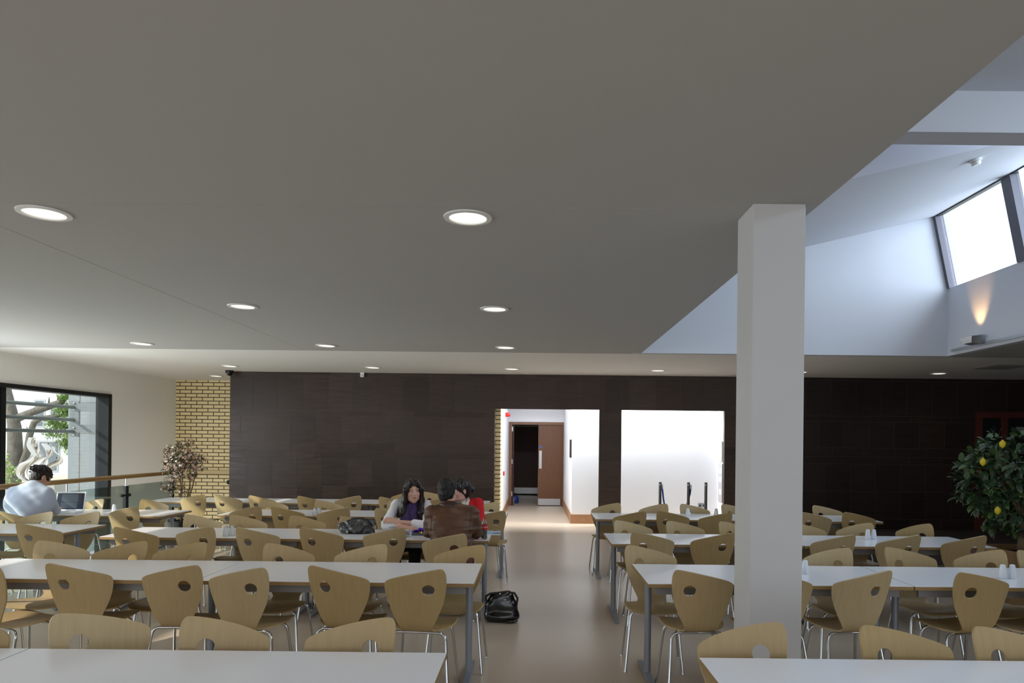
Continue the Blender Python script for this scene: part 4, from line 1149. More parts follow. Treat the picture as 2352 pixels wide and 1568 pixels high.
def build_person(name, loc, rz, J, sex, skin, label, hair_fn, clothes, hs=.0055, lip=(150, 84, 78), hairc=(30, 22, 18)):
    r = empty('person', loc, rz)
    lo = np.min([v for v in J.values() if isinstance(v, np.ndarray) and v.shape == (3,)], 0) - .16
    hi = np.max([v for v in J.values() if isinstance(v, np.ndarray) and v.shape == (3,)], 0) + .20
    R = J['headR']; hc = J['head']
    S = SDF(lo, hi, hs)
    head_parts(S, hc, R, sex)
    nb = hc + R @ V3(0, -.020, -.06)
    S.cap(J['neck'], nb, .052 if sex == 'm' else .046, .047 if sex == 'm' else .042, .025)
    w = J.get('w', .155)
    S.cap(J['shL'] * .85 + J['neck'] * .15 - V3(0, 0, .01), J['shR'] * .85 + J['neck'] * .15 - V3(0, 0, .01), .05, .05, .03)
    S.ell(J['chest'], (w * .88, .10, .16), J['torsoR'], .04)
    S.cap(J['chest'], J['pelvis'], .105, .115, .04)
    S.ell(J['pelvis'], (w * .98, .11, .10), None, .04)
    for sd in 'LR':
        S.cap(J['sh' + sd], J['el' + sd], .043, .035, .02); S.cap(J['el' + sd], J['wr' + sd], .034, .024, .012)
        h = J['hand' + sd]; hand(S, J['wr' + sd], h[0], h[1], h[2], h[3] if len(h) > 3 else .35)
        S.cap(J['hip' + sd], J['kn' + sd], .072, .050, .03); S.cap(J['kn' + sd], J['an' + sd], .050, .034, .02)
        S.cap(J['an' + sd], J['toe' + sd], .034, .026, .015)
    me, P = S.mesh('body', 1)
    sk = np.array(lin(skin)[:3]); col = np.tile(sk, (len(P), 1))
    Lc = (P - hc) @ R                          # head-local coordinates
    def paint(mask, rgb, a=1.0):
        col[mask] = col[mask] * (1 - a) + np.array(lin(rgb)[:3]) * a
    x, y, z = Lc[:, 0], Lc[:, 1], Lc[:, 2]
    fm = (abs(z) < .15) & (y > .02)
    paint(fm & (((abs(x) - .040) / .022) ** 2 + ((z + .03) / .02) ** 2 < 1), (206, 120, 100), .22)
    paint(fm & (abs(x) < .020) & (abs(z + .0585) < .0095 - .28 * abs(x)), lip, .85)
    paint(fm & (abs(abs(x) - .033) < .021) & (abs(z - .034 + .25 * (abs(x) - .033) ** 2 * 60) < .0038), hairc, .55)
    ex = ((abs(x) - .033) / .0150) ** 2 + ((z - .010) / .0062) ** 2
    paint(fm & (((abs(x) - .033) / .020) ** 2 + ((z - .012) / .0105) ** 2 < 1), (120, 80, 70), .45)
    paint(fm & (ex < 1), (225, 220, 214), .9)
    paint(fm & (((abs(x) - .033) / .0066) ** 2 + ((z - .010) / .0066) ** 2 < 1), (46, 38, 34), 1)
    tint(me, col)
    sm = mat('skin_' + name, skin, .5, spec=.35, attr='tint')
    sm.node_tree.nodes['Principled BSDF'].inputs['Subsurface Weight'].default_value = .08
    sm.node_tree.nodes['Principled BSDF'].inputs['Subsurface Radius'].default_value = (.02, .008, .004)
    link('body', me, sm, r)
    hair_fn(r, hc, R)
    clothes(r, J)
    tag(r, label, 'person')
    return r
def garment(name, parent, m, lo, hi, fn, h=.006, relax=2):
    S = SDF(lo, hi, h); fn(S); me, P = S.mesh(name, relax); return link(name, me, m, parent)
def jbox(J, pad=.22):
    v = [a for a in J.values() if isinstance(a, np.ndarray) and a.shape == (3,)]
    return np.min(v, 0) - pad, np.max(v, 0) + pad
def torso_cloth(S, J, g, sleeve='long', hem=.0, waist=1.0, amp=.004):
    w = J.get('w', .155)
    S.cap(J['shL'] * .9 + J['neck'] * .1 - V3(0, 0, .012), J['shR'] * .9 + J['neck'] * .1 - V3(0, 0, .012), .056 + g, .056 + g, .03)
    S.ell(J['chest'], (w * .95 + g, .112 + g, .175), J['torsoR'], .05)
    S.cap(J['chest'], J['pelvis'] + V3(0, 0, .02), (.112 + g) * waist, .125 + g, .05)
    S.ell(J['pelvis'] + V3(0, 0, .02), (w * 1.02 + g, .12 + g, .10), None, .05)
    for sd in 'LR':
        S.cap(J['sh' + sd], J['el' + sd], .054 + g, .045 + g, .03)
        e = J['wr' + sd] if sleeve == 'long' else J['el' + sd] * .55 + J['wr' + sd] * .45
        S.cap(J['el' + sd], e, .044 + g, .036 + g if sleeve == 'long' else .042 + g, .015)
    # neck hole
    S.cap(J['neck'] + V3(0, .01, .03), J['neck'] + V3(0, .02, .2), .058, .062, .01, 'sub')
def trousers(r, J, rgb, nm='trousers'):
    m = mat(nm + '_cloth', rgb, .8)
    lo, hi = jbox(J)
    def fn(S):
        w = J.get('w', .155)
        S.ell(J['pelvis'] - V3(0, 0, .005), (w + .01, .125, .105), None, .04)
        for sd in 'LR':
            S.cap(J['hip' + sd], J['kn' + sd], .082, .060, .03); S.cap(J['kn' + sd], J['an' + sd] + V3(0, 0, .03), .060, .050, .02)
    hi = hi.copy(); hi[2] = J['pelvis'][2] + .2
    garment(nm, r, m, lo, hi, fn, .008)
    sm = mat(nm + '_shoe', (28, 26, 26), .5)
    for sd in 'LR':
        def fs(S, sd=sd):
            a, t = J['an' + sd], J['toe' + sd]
            S.cap(a - V3(0, .03, .02), t, .040, .034, .02); S.cap(a + V3(0, 0, .01), a - V3(0, 0, .02), .042, .042, .02)
            S.cut(2, .006, False)
        garment('shoe', r, sm, J['toe' + sd] - .22, J['toe' + sd] + .22, fs, .008)
def legs(J, pel, kn=.20, an=(.0, .0), sp=.10):
    for sd, sx in (('L', -1), ('R', 1)):
        J['hip' + sd] = pel + V3(sx * .085, .02, -.02)
        J['kn' + sd] = V3(pel[0] + sx * sp, pel[1] + .43, .545)
        J['an' + sd] = V3(pel[0] + sx * (sp - .01), pel[1] + .38 + an[0], .085)
        J['toe' + sd] = J['an' + sd] + V3(sx * .02, .14, -.045)

# ---- woman with the purple scarf (faces the camera)
J = dict(w=.142); pel = V3(0, -.075, .590)
J['pelvis'] = pel; J['chest'] = V3(0, .005, .87); J['torsoR'] = np.array(Matrix.Rotation(math.radians(-20), 3, 'X'))
J['neck'] = V3(-.01, .045, 1.01); J['head'] = V3(-.03, .11, 1.138); J['headR'] = rotm(20, 4, 2)
# local x: person faces +Y and is turned to face the camera, so her right (+x) shows on the picture's left
J['shL'] = V3(-.155, .01, .985); J['shR'] = V3(.155, .01, .985)
J['elR'] = V3(.225, .215, .80); J['elL'] = V3(-.205, .225, .80)
J['wrR'] = V3(.03, .345, .795); J['wrL'] = V3(.09, .285, .835)
J['handR'] = (V3(-.8, .2, -.08), V3(0, -.2, -1), 1, .25); J['handL'] = (V3(.95, -.12, .18), V3(.1, -.5, -.8), -1, .35)
legs(J, pel)
def w1_hair(r, c, R):
    m = mat('dark_brown_hair', (34, 23, 19), .38, spec=.5, noise=.35, nscale=30, stretch=(8, 8, .6), bump=.12, bscale=60)
    def fn(S):
        P = lambda x, y, z: c + R @ V3(x, y, z)
        S.ell(P(0, -.02, .036), (.088, .108, .098), R, .01)
        S.ell(P(0, -.055, -.06), (.085, .066, .12), R, .04)
        for sx in (-1, 1):
            S.cap(P(sx * .03, .06, .105), P(sx * .079, .045, .02), .022, .024, .03)
            S.cap(P(sx * .079, .045, .02), P(sx * .088, .035, -.09), .022, .026, .03)
            S.cap(P(sx * .086, .02, -.09), V3(c[0] + sx * .092, c[1] + .03, c[2] - .22), .028, .036, .03)
            S.cap(V3(c[0] + sx * .092, c[1] + .03, c[2] - .22), V3(c[0] + sx * .084, c[1] + .04, c[2] - .36), .036, .018, .03)
            S.cap(P(sx * .075, -.03, -.06), V3(sx * .11, c[1] - .05, c[2] - .24), .04, .05, .03)
        S.cap(P(0, -.06, -.08), V3(0, c[1] - .13, c[2] - .30), .07, .06, .04)
        S.ell(P(0, .095, -.035), (.058, .075, .102), R, .015, 'sub')
        S.disp(lambda X, Y, Z: .0014 * np.sin(240 * (X) + 60 * Y + 6 * Z) + .0012 * np.sin(120 * X - 40 * Y + 1.))
    garment('hair', r, m, c - V3(.24, .3, .46), c + V3(.24, .2, .18), fn, .005, 1)
def w1_cl(r, J):
    lo, hi = jbox(J); lo[2] = .40
    def shirt(S):
        torso_cloth(S, J, .002, 'short'); S.disp(folds(.0028, 20, 10, 55))
        S.cut(2, .50, False)
    garment('white_top', r, mat('white_knit', (230, 228, 232), .85), lo, hi, shirt)
    n = J['neck']
    def scarf(S):
        for k in range(12):
            a, b = 2 * PI * k / 12, 2 * PI * (k + 1) / 12
            p = lambda t, i: n + V3(math.cos(t) * .070, .012 + math.sin(t) * .066, .0 - .035 * math.sin(t) + i)
            for i in (-.012, .018): S.cap(p(a, i), p(b, i), .022, .022, .012)
        S.ell(n + V3(0, .085, -.055), (.068, .040, .06), None, .03)
        for sx, w_ in ((1, .19), (-1, .21)):
            S.cap(n + V3(sx * .025, .088, -.05), n + V3(sx * .040, .135, -w_), .026, .036, .02)
            S.cap(n + V3(sx * .055, .075, -.06), n + V3(sx * .075, .115, -w_ + .01), .022, .028, .02)
        S.cap(n + V3(.0, .17, -.10), n + V3(.0, .19, -.24), .012, .020, .02, 'sub')
        S.disp(folds(.0022, 120, 20, 40, 1.))
    garment('scarf', r, mat('purple_scarf', (66, 48, 92), .8, noise=.35, nscale=26), n - V3(.3, .2, .4), n + V3(.3, .4, .2), scarf, .005)
    trousers(r, J, (14, 13, 14))
build_person('w1', (-1.275, 7.335, 0), PI, J, 'f', (206, 164, 144), 'person with long dark hair, white top and purple scarf, arms folded on the table', w1_hair, w1_cl)

# ---- man in brown leather jacket (back to the camera)
J = dict(w=.178); pel = V3(0, -.075, .592)
J['pelvis'] = pel; J['chest'] = V3(0, -.015, .89); J['torsoR'] = np.array(Matrix.Rotation(math.radians(-18), 3, 'X'))
J['neck'] = V3(-.02, .05, 1.075); J['head'] = V3(-.055, .125, 1.195); J['headR'] = rotm(-14, 6, -3)
J['shL'] = V3(-.185, .02, 1.01); J['shR'] = V3(.175, .02, 1.01)
J['elL'] = V3(-.228, .16, .815); J['elR'] = V3(.215, .16, .815)
J['wrL'] = V3(-.10, .38, .805); J['wrR'] = V3(.12, .38, .805)
J['handL'] = (V3(.7, .5, -.1), V3(0, 0, -1), -1, .3); J['handR'] = (V3(-.7, .5, -.1), V3(0, 0, -1), 1, .3)
legs(J, pel)
def short_hair(tufts, rgb, seed, ln=.026):
    def f(r, c, R):
        m = mat('short_dark_hair', rgb, .45, spec=.4, noise=.35, nscale=40, stretch=(4, 4, 1), bump=.6, bscale=80)
        rnd = random.Random(seed)
        def fn(S):
            P = lambda x, y, z: c + R @ V3(x, y, z)
            S.ell(P(0, -.022, .040), (.084, .102, .092), R, .01)
            S.ell(P(0, -.05, -.03), (.074, .060, .075), R, .03)
            for _ in range(tufts):
                v = Vector((rnd.gauss(0, 1), rnd.gauss(-.2, 1), rnd.uniform(-.35, 1))).normalized()
                p = V3(v.x * .078, -.022 + v.y * .095, .036 + v.z * .088)
                q = p + V3(v.x + rnd.uniform(-.7, .7), v.y + rnd.uniform(-.9, .3), v.z * .6 - .3) * ln
                S.cap(P(*p), P(*q), .014, .005, .008)
            S.ell(P(0, .10, -.045), (.072, .078, .092), R, .012, 'sub')
            for sx in (-1, 1): S.ell(P(sx * .08, -.005, -.012), (.020, .026, .034), R, .01, 'sub')
            S.disp(lambda X, Y, Z: .0016 * np.sin(210 * X + 60 * Y + 40 * Z) + .0016 * np.sin(150 * Y - 90 * Z + 60 * X))
        garment('hair', r, m, c - V3(.2, .2, .2), c + V3(.2, .2, .2), fn, .0045, 1)
    return f
leather = mat('brown_leather', (90, 61, 44), .52, spec=.35, noise=.3, nscale=8, bump=.2, bscale=40)
def m2_cl(r, J):
    lo, hi = jbox(J); lo[2] = .36
    def jacket(S):
        torso_cloth(S, J, .012, 'long')
        S.ell(V3(0, -.02, .90), (.205, .125, .15), J['torsoR'], .07); S.ell(V3(0, -.075, .70), (.19, .135, .20), None, .06)
        for sx in (-1, 1): S.cap(V3(sx * .05, .02, 1.03), V3(sx * .165, .015, .995), .048, .056, .05)
        for sx in (-1, 1): S.cap(V3(sx * .15, .02, .98), V3(sx * .19, .08, .86), .07, .065, .05)
        S.disp(folds(.0035, 9, 8, 62)); S.disp(folds(.0026, 30, 18, 22, 2.)); S.disp(lambda X, Y, Z: .004 * np.sin(70 * Z + 9 * X * X * 10) * np.clip((.88 - Z) / .1, 0, 1))
        S.disp(lambda X, Y, Z: .006 * np.exp(-((abs(X) - .165 - .15 * (1.0 - Z) * .2) / .006) ** 2) * (Y < .06) * (Z > .78))
        S.disp(lambda X, Y, Z: -.006 * np.exp(-((Z - .875 + .10 * X * X) / .006) ** 2) * (Y < .02))
        S.cut(2, .50, False)
    garment('leather_jacket', r, leather, lo, hi, jacket)
    n = J['neck']
    def collar(S):
        for k in range(14):
            a, b = PI * (.92 + 1.16 * k / 14), PI * (.92 + 1.16 * (k + 1) / 14)
            p = lambda t, z, q: n + V3(math.cos(t) * q, .01 + math.sin(t) * q * .95, z)
            S.cap(p(a, .030, .074), p(b, .030, .074), .014, .014, .008); S.cap(p(a, .005, .088), p(b, .005, .088), .016, .016, .012)
            S.cap(p(a, -.022, .100), p(b, -.022, .100), .013, .013, .012)
    garment('collar', r, mat('dark_leather_collar', (58, 34, 26), .36, spec=.5), n - V3(.2, .2, .12), n + V3(.2, .2, .14), collar, .005)
    def yoke(S):
        S.cap(V3(-.155, -.105, .925), V3(0, -.118, .905), .005, .005, .004); S.cap(V3(0, -.118, .905), V3(.155, -.105, .925), .005, .005, .004)
    trousers(r, J, (58, 44, 38))
build_person('m2', (-.73, 6.31, 0), 0, J, 'm', (196, 150, 126), 'person in a brown leather jacket seen from behind, short dark hair, leaning on the table', short_hair(14, (24, 19, 17), 4, .013), m2_cl)

# ---- woman in red (faces the camera, looks to the picture's left)
J = dict(w=.145); pel = V3(0, -.075, .590)
J['pelvis'] = pel; J['chest'] = V3(.0, -.01, .87); J['torsoR'] = np.array(Matrix.Rotation(math.radians(-14), 3, 'X'))
J['neck'] = V3(.01, .02, 1.02); J['head'] = V3(.02, .085, 1.148); J['headR'] = rotm(-52, 10, -6)
J['shL'] = V3(-.165, -.02, 1.0); J['shR'] = V3(.165, -.02, 1.0)
J['elR'] = V3(.20, .20, .81); J['elL'] = V3(-.20, .20, .81)
J['wrR'] = V3(.03, .35, .80); J['wrL'] = V3(-.03, .38, .80)
J['handR'] = (V3(-.8, .3, -.05), V3(0, 0, -1), 1, .3); J['handL'] = (V3(.8, .3, -.05), V3(0, 0, -1), -1, .3)
legs(J, pel)
def w2_hair(r, c, R):
    m = mat('black_tied_hair', (26, 18, 17), .4, spec=.5, noise=.35, nscale=30, bump=.4, bscale=60)
    P = lambda x, y, z: c + R @ V3(x, y, z)
    def fn(S):
        S.ell(P(0, -.020, .036), (.085, .104, .096), R, .01)
        S.ell(P(0, -.05, -.03), (.074, .064, .07), R, .03)
        S.ell(P(0, -.125, -.015), (.048, .042, .05), R, .02)
        for sx in (-1, 1): S.cap(P(sx * .03, .07, .10), P(sx * .078, .03, .03), .02, .016, .02)
        S.ell(P(0, .10, -.04), (.070, .080, .094), R, .012, 'sub')
        for sx in (-1, 1): S.ell(P(sx * .08, -.005, -.008), (.020, .024, .032), R, .008, 'sub')
        S.disp(lambda X, Y, Z: .0018 * np.sin(160 * X + 90 * Y + 40 * Z))
    garment('hair', r, m, c - V3(.25, .25, .2), c + V3(.2, .2, .2), fn, .0045, 1)
    b = MB()
    for k in range(8):
        a = 2 * PI * k / 8; q = P(.042 * math.cos(a), -.095, -.01 + .045 * math.sin(a)); b.ball(tuple(q), .012, 1)
    b.build('hair_band', mat('pink_band', (126, 36, 60), .6), r, smooth=True)
def w2_cl(r, J):
    lo, hi = jbox(J); lo[2] = .40
    def card(S):
        torso_cloth(S, J, .004, 'long'); S.disp(folds(.003, 18, 12, 44, .6)); S.cut(2, .50, False)
    garment('red_cardigan', r, mat('red_wool', (190, 22, 34), .9, noise=.12, nscale=40), lo, hi, card)
    n = J['neck']
    def scarf(S):
        for k in range(12):
            a, b = 2 * PI * k / 12, 2 * PI * (k + 1) / 12
            p = lambda t, i: n + V3(math.cos(t) * .068, .01 + math.sin(t) * .066, .0 - .025 * math.sin(t) + i)
            for i in (-.015, .014): S.cap(p(a, i), p(b, i), .020, .020, .012)
        for sx in (-1, 1): S.cap(n + V3(sx * .05, .07, -.02), n + V3(sx * .06, .11, -.24), .024, .03, .02)
        S.disp(folds(.004, 110, 20, 10, 1.))
    garment('scarf', r, mat('cream_scarf', (214, 204, 190), .85), n - V3(.3, .2, .42), n + V3(.3, .4, .2), scarf, .005)
    trousers(r, J, (120, 22, 28))
build_person('w2', (-.74, 7.38, 0), PI, J, 'f', (208, 164, 148), 'person in a red cardigan and cream scarf, dark hair tied back, head turned aside', w2_hair, w2_cl)

# ---- man with the laptop
J = dict(w=.196); pel = V3(0, -.06, .592)
J['pelvis'] = pel; J['chest'] = V3(-.01, .04, .88); J['torsoR'] = np.array(Matrix.Rotation(math.radians(-28), 3, 'X'))
J['neck'] = V3(-.01, .13, 1.085); J['head'] = V3(-.02, .255, 1.20); J['headR'] = rotm(-36, 30, 4)
J['shL'] = V3(-.215, .08, 1.015); J['shR'] = V3(.150, .09, 1.01)
J['elL'] = V3(-.265, .24, .815); J['elR'] = V3(.125, .28, .81)
J['wrL'] = V3(-.20, .41, .818); J['wrR'] = V3(.0, .42, .818)
J['handL'] = (V3(.3, .9, .0), V3(0, 0, -1), -1, .16); J['handR'] = (V3(-.1, .9, .0), V3(0, 0, -1), 1, .16)
legs(J, pel)
def m1_cl(r, J):
    lo, hi = jbox(J); lo[2] = .40
    def jumper(S):
        torso_cloth(S, J, .006, 'long'); S.ell(V3(-.02, .03, .97), (.175, .12, .14), None, .08)
        for sd in 'LR': S.cap(J['neck'] + V3(0, -.035, .005), J['sh' + sd] * .92 + J['neck'] * .08 + V3(0, -.01, .0), .064, .062, .07)
        S.cap(J['shL'] + V3(.03, -.03, -.12), J['shR'] + V3(-.03, -.03, -.12), .10, .10, .08)
        S.disp(folds(.0014, 14, 12, 34, .3)); S.disp(folds(.0016, 40, 18, 24, 1.1))
        S.cap(J['neck'] + V3(0, .05, .02), J['neck'] + V3(0, .10, .2), .056, .062, .01, 'sub'); S.cut(2, .50, False)
    garment('jumper', r, mat('pale_blue_jumper', (190, 200, 220), .9), lo, hi, jumper)
    trousers(r, J, (40, 46, 60))
build_person('m1', (-5.65, 7.80, 0), math.radians(2), J, 'm', (206, 160, 136), 'person in a pale blue jumper with tousled dark hair, bent over the laptop', short_hair(70, (40, 31, 24), 9), m1_cl)

# ================================================================== BAGS
p = on_table(816, 1224)
bg = empty('slouchy_bag', (p[0], p[1] + .02, TH + .002))
def fb(S):
    S.cap(V3(-.13, .0, .055), V3(.10, .02, .062), .052, .060, .03); S.cap(V3(-.05, .02, .075), V3(.12, .03, .085), .05, .042, .03)
    S.ell(V3(.02, 0, .035), (.18, .11, .045), None, .03)
    S.disp(folds(.006, 60, 34, 40)); S.disp(folds(.003, 120, 60, 50, 2.)); S.cut(2, .002, False)
garment('bag_body', bg, mat('grey_leather', (76, 77, 78), .3, spec=.6, noise=.2, nscale=20, bump=.2), V3(-.25, -.2, -.05), V3(.25, .2, .2), fb, .005, 1)
MB().tube([(-.07, -.02, .12), (-.02, -.06, .145), (.06, -.07, .15), (.13, -.03, .13), (.17, -.02, .07)], .010, 8).build('handle', mat('dark_strap', (34, 34, 36), .35), bg, smooth=True)
MB().tube([(.08, -.10, .02), (.10, -.11, .07), (.15, -.10, .08), (.19, -.08, .04), (.20, -.07, .01)], .009, 8).build('handle', mat('dark_strap_b', (34, 34, 36), .35), bg, smooth=True)
b = MB(); b.ball((-.055, -.105, .02), .010, 2); b.build('metal_ring', M['chrome'], bg, smooth=True)
tag(bg, 'slouchy dark grey leather bag lying on the table beside the woman', 'bag')
p = at_z(1137, 1426, 0)
hb = empty('handbag', (-.275, 6.43, 0))
def fh(S):
    S.cap(V3(-.10, 0, .06), V3(.10, 0, .06), .062, .062, .03); S.cap(V3(-.095, 0, .15), V3(.085, 0, .15), .06, .06, .05)
    S.cap(V3(-.06, 0, .22), V3(.055, .0, .235), .052, .052, .05); S.ell(V3(0, 0, .05), (.155, .08, .05), None, .03)
    S.disp(folds(.0007, 30, 20, 25)); S.cut(2, .003, False)
garment('bag_body', hb, M['patent'], V3(-.25, -.2, -.05), V3(.25, .2, .38), fh, .006, 1)
for sx, pts in ((1, [(.06, -.02, .27), (.115, -.02, .27), (.145, -.02, .22), (.135, -.02, .15), (.115, -.02, .10)]), (-1, [(-.04, -.02, .265), (-.10, -.03, .265), (-.145, -.03, .24), (-.145, -.03, .20), (-.12, -.03, .16)])):
    b = MB()
    q = resample([Vector(v) for v in pts], .016)
    for i, v in enumerate(q): b.ball(v, .0125, 1)
    b.tube(q, .009, 8)
    b.build('braided_handle', M['black'], hb, smooth=True)
MB().tube([(.11, -.03, .08), (.135, -.04, .04), (.14, -.05, .025), (.10, -.07, .018), (.05, -.085, .022)], .014, 8).build('strap', M['patent'], hb, smooth=True)
pm = Matrix.Translation((.035, -.048, .255)) @ Matrix.Rotation(math.radians(-35), 4, 'Y') @ Matrix.Rotation(math.radians(-35), 4, 'X')
MB().box(-.035, .035, -.016, .016, .0, .004, mtx=pm).build('metal_plate', M['steel'], hb)
b = MB(); b.ball((-.015, -.052, .265), .009, 2, (1, .5, 1)).ball((.03, -.062, .215), .009, 2, (1.5, .5, .7)); b.build('stud', M['chrome'], hb, smooth=True)
tag(hb, 'shiny black handbag with braided handles on the floor at the aisle', 'bag')
# dark coat over the chair beside the woman
# ================================================================== OUTSIDE THE WINDOW
struct(MB().box(-60, -9.4, -10, 60, -1.7, -1.5).build('ground_courtyard', mat('courtyard_paving', (206, 202, 192), .9, noise=.05, nscale=.6)), 'pale courtyard paving outside', 'ground')
# clad wall perpendicular to the window
cw = MB(); cw.box(-9.75, lw(14.6, .18), 14.6, 14.75, -1.5, 4.2)
cwo = cw.build('wall_cladding', mat('grey_cladding', (136, 142, 150), .5, noise=.05, nscale=2)); struct(cwo, 'grey panelled outer wall beside the window', 'wall')
b = MB()
for z in (-.9, .75, 1.75, 2.4): b.box(-9.75, lw(14.6, .2), 14.592, 14.6, z, z + .012)
b.box(-9.52, -9.51, 14.592, 14.6, -1.4, 4); b.build('panel_joint', M['powder_dark'], cwo)
# louvres: three blades on a bracket plate
def pt(px, py, d): return at_d(px, py, d)
q = pt(172, 960, 14.0)
lvr = empty('sun_louvre', (q.x, 14.0, q.z))
zp1 = pt(172, 921, 14.0).z - q.z; zb2 = pt(172, 1003, 14.0).z - q.z
MB().box(-.09, .09, -.02, .02, zb2, zp1).build('bracket_plate', M['reveal'], lvr)
for k in range(3): MB().tube([(-.02, -9.5, 3.02 - q.z + .42 * k), (-.02, -5.2, 3.02 - q.z + .42 * k)], .085, 8).build('blade', mat('louvre_blade', (112, 118, 118), .5), lvr, smooth=40)
for py, nm in ((935, 'blade'), (964, 'blade'), (991, 'blade')):
    z = pt(172, py, 14.0).z - q.z
    bl_ = MB().tube([(-.02, -8.5, z), (-.02, .0, z)], .035, 10).build(nm, mat('louvre_blade', (112, 118, 118), .5), lvr, smooth=40)
b = MB()
for py in (926, 940, 982, 998):
    z = pt(172, py, 14.0).z - q.z; b.ball((0, -.03, z), .02, 2)
b.build('bolt_head', M['chrome'], lvr, smooth=True)
for py in (936, 985):
    z = pt(172, py, 14.0).z - q.z; MB().box(.09, .62, -.02, .03, z - .07, z + .09).build('arm', M['reveal'], lvr)
tag(lvr, 'grey sun louvre of three long blades on a bolted bracket outside', 'sun louvre')
# white building
bd = empty('white_building', (-26, 34, -1.5))
o = Vector((-26, 34, -1.5))
wm_ = mat('white_render', (206, 209, 214), .9)
MB().box(-22, 9, 0, 8, 0, 13).build('facade', wm_, bd)
for (x0, y0, x1, y1) in ((82, 921, 100, 962), (118, 939, 131, 958), (92, 1015, 134, 1050), (78, 968, 98, 978), (112, 1050, 130, 1080)):
    a, c_ = pt(x0, y0, 34), pt(x1, y1, 34)
    wf = MB().box(a.x + 26 - .08, c_.x + 26 + .08, -.02, -.001, c_.z + 1.5 - .08, a.z + 1.5 + .08).build('window', mat('window_reveal', (176, 178, 184), .6), bd)
    MB().box(a.x + 26, c_.x + 26, -.03, -.021, c_.z + 1.5, a.z + 1.5).build('pane', mat('far_glass', (112, 120, 130), .3), wf)
tag(bd, 'white rendered building across the courtyard with small dark windows', 'building')
# low pale wall
lwall = MB().box(-24, -9.9, 24, 24.3, -1.5, .35).build('garden_wall', mat('pale_render', (214, 208, 192), .9)); tag(lwall, 'low pale garden wall behind the metal sculpture', 'wall')
# big pine by the window
dpine = 20.0
tp = pt(30, 1110, dpine)
pn = empty('pine_tree', (tp.x, dpine, -1.5))
def L(px, py, d=dpine): a = pt(px, py, d); return (a.x - tp.x, a.y - dpine, a.z + 1.5)
barko = mat('pine_bark', (112, 106, 100), .9, noise=.35, nscale=6, stretch=(3, 3, 1), bump=.6, bscale=10)
MB().tube([L(26, 1230), L(29, 1110), L(35, 1030), L(33, 980), L(28, 950), L(16, 900), L(5, 840)], [.26, .21, .19, .17, .14, .12, .10], 14).build('trunk', barko, pn, smooth=True)
MB().tube([L(30, 965), L(45, 958), L(80, 944), L(115, 932), L(140, 924), L(150, 912), L(158, 896), L(160, 870)], [.12, .11, .10, .095, .09, .08, .07, .06], 10).build('branch', barko, pn, smooth=True)
MB().tube([L(34, 1100), L(50, 1072), L(62, 1040), L(68, 1000), L(78, 970), L(95, 960), L(130, 955), L(165, 952)], [.14, .12, .10, .09, .08, .07, .05, .03], 10).build('branch', barko, pn, smooth=True)
MB().tube([L(95, 962), L(115, 966), L(135, 977), L(158, 984)], [.05, .04, .03, .015], 8).build('branch', barko, pn, smooth=True)
for a, c_ in (((112, 928), (113, 912)), ((133, 922), (133, 906)), ((68, 996), (61, 980)), ((120, 930), (155, 926))): MB().tube([L(*a), L(*c_)], [.03, .008], 6).build('branch', barko, pn, smooth=True)
bm = bmesh.new(); cl = bm.loops.layers.float_color.new('tint')
for (px, py, rx, rz) in ((170, 912, 16, 12), (152, 916, 8, 6), (160, 945, 14, 14), (142, 946, 8, 8), (128, 975, 11, 10), (150, 978, 10, 9), (122, 990, 8, 6), (165, 1020, 14, 13), (155, 1018, 9, 9), (174, 1000, 8, 22), (174, 1040, 7, 12), (110, 1001, 4, 3), (128, 1004, 4, 5), (176, 960, 6, 18), (150, 1002, 5, 5)):
    c0 = Vector(L(px, py)); s = dpine / F
    for k in range(int(rx * rz * 1.1)):
        v = rnd_dir() * random.random() ** .5
        c = c0 + Vector((v.x * rx * s, v.y * .5, v.z * rz * s)); dd = (rnd_dir() + Vector((0, 0, .4)))
        col = random.choice([(112, 142, 66), (140, 166, 88), (92, 124, 64), (152, 172, 108)])
        for j in range(4): leaf_quads(bm, cl, c, dd + rnd_dir() * .7, random.uniform(.10, .18), .018, col, .1)
mesh_obj(bm, 'foliage', mat('pine_needles', (110, 140, 70), .6, attr='tint'), pn)
tag(pn, 'crooked pine with grey bark and bright green needles outside the window', 'tree')
# pale slim trunk by the grey wall
dt = 17.0; q0 = pt(174, 1120, dt)
bt = empty('slim_tree', (q0.x, dt, -1.5))
def L2(px, py): a = pt(px, py, dt); return (a.x - q0.x, 0, a.z + 1.5)
MB().tube([(0, 0, 0), L2(174, 1160), L2(177, 1110), L2(174, 1070), L2(177, 1030), L2(176, 960), L2(174, 900)], [.075, .07, .065, .06, .055, .05, .04], 12).build('trunk', mat('pale_bark', (190, 178, 168), .9, noise=.35, nscale=9, bump=.4, bscale=14), bt, smooth=True)
tag(bt, 'slim pale tree trunk standing before the grey panelled wall', 'tree')
# bush at the foot of the pine
bs_ = at_d(18, 1130, 18.9)
bu = empty('leafy_shrub', (bs_.x, 18.9, -1.5))
bm = bmesh.new(); cl = bm.loops.layers.float_color.new('tint')
for k in range(420):
    v = rnd_dir() * random.random() ** .4; c = Vector((v.x * .28, v.y * .3, 1.55 + v.z * 1.2))
    leaf_quads(bm, cl, c, rnd_dir(), .09, .05, random.choice([(150, 178, 92), (120, 152, 74), (176, 196, 120)]))
mesh_obj(bm, 'foliage', leafm, bu); MB().tube([(0, 0, 0), (0, 0, 1.4)], .03, 8).build('stem', barko, bu)
tag(bu, 'light green shrub at the foot of the crooked pine', 'shrub')
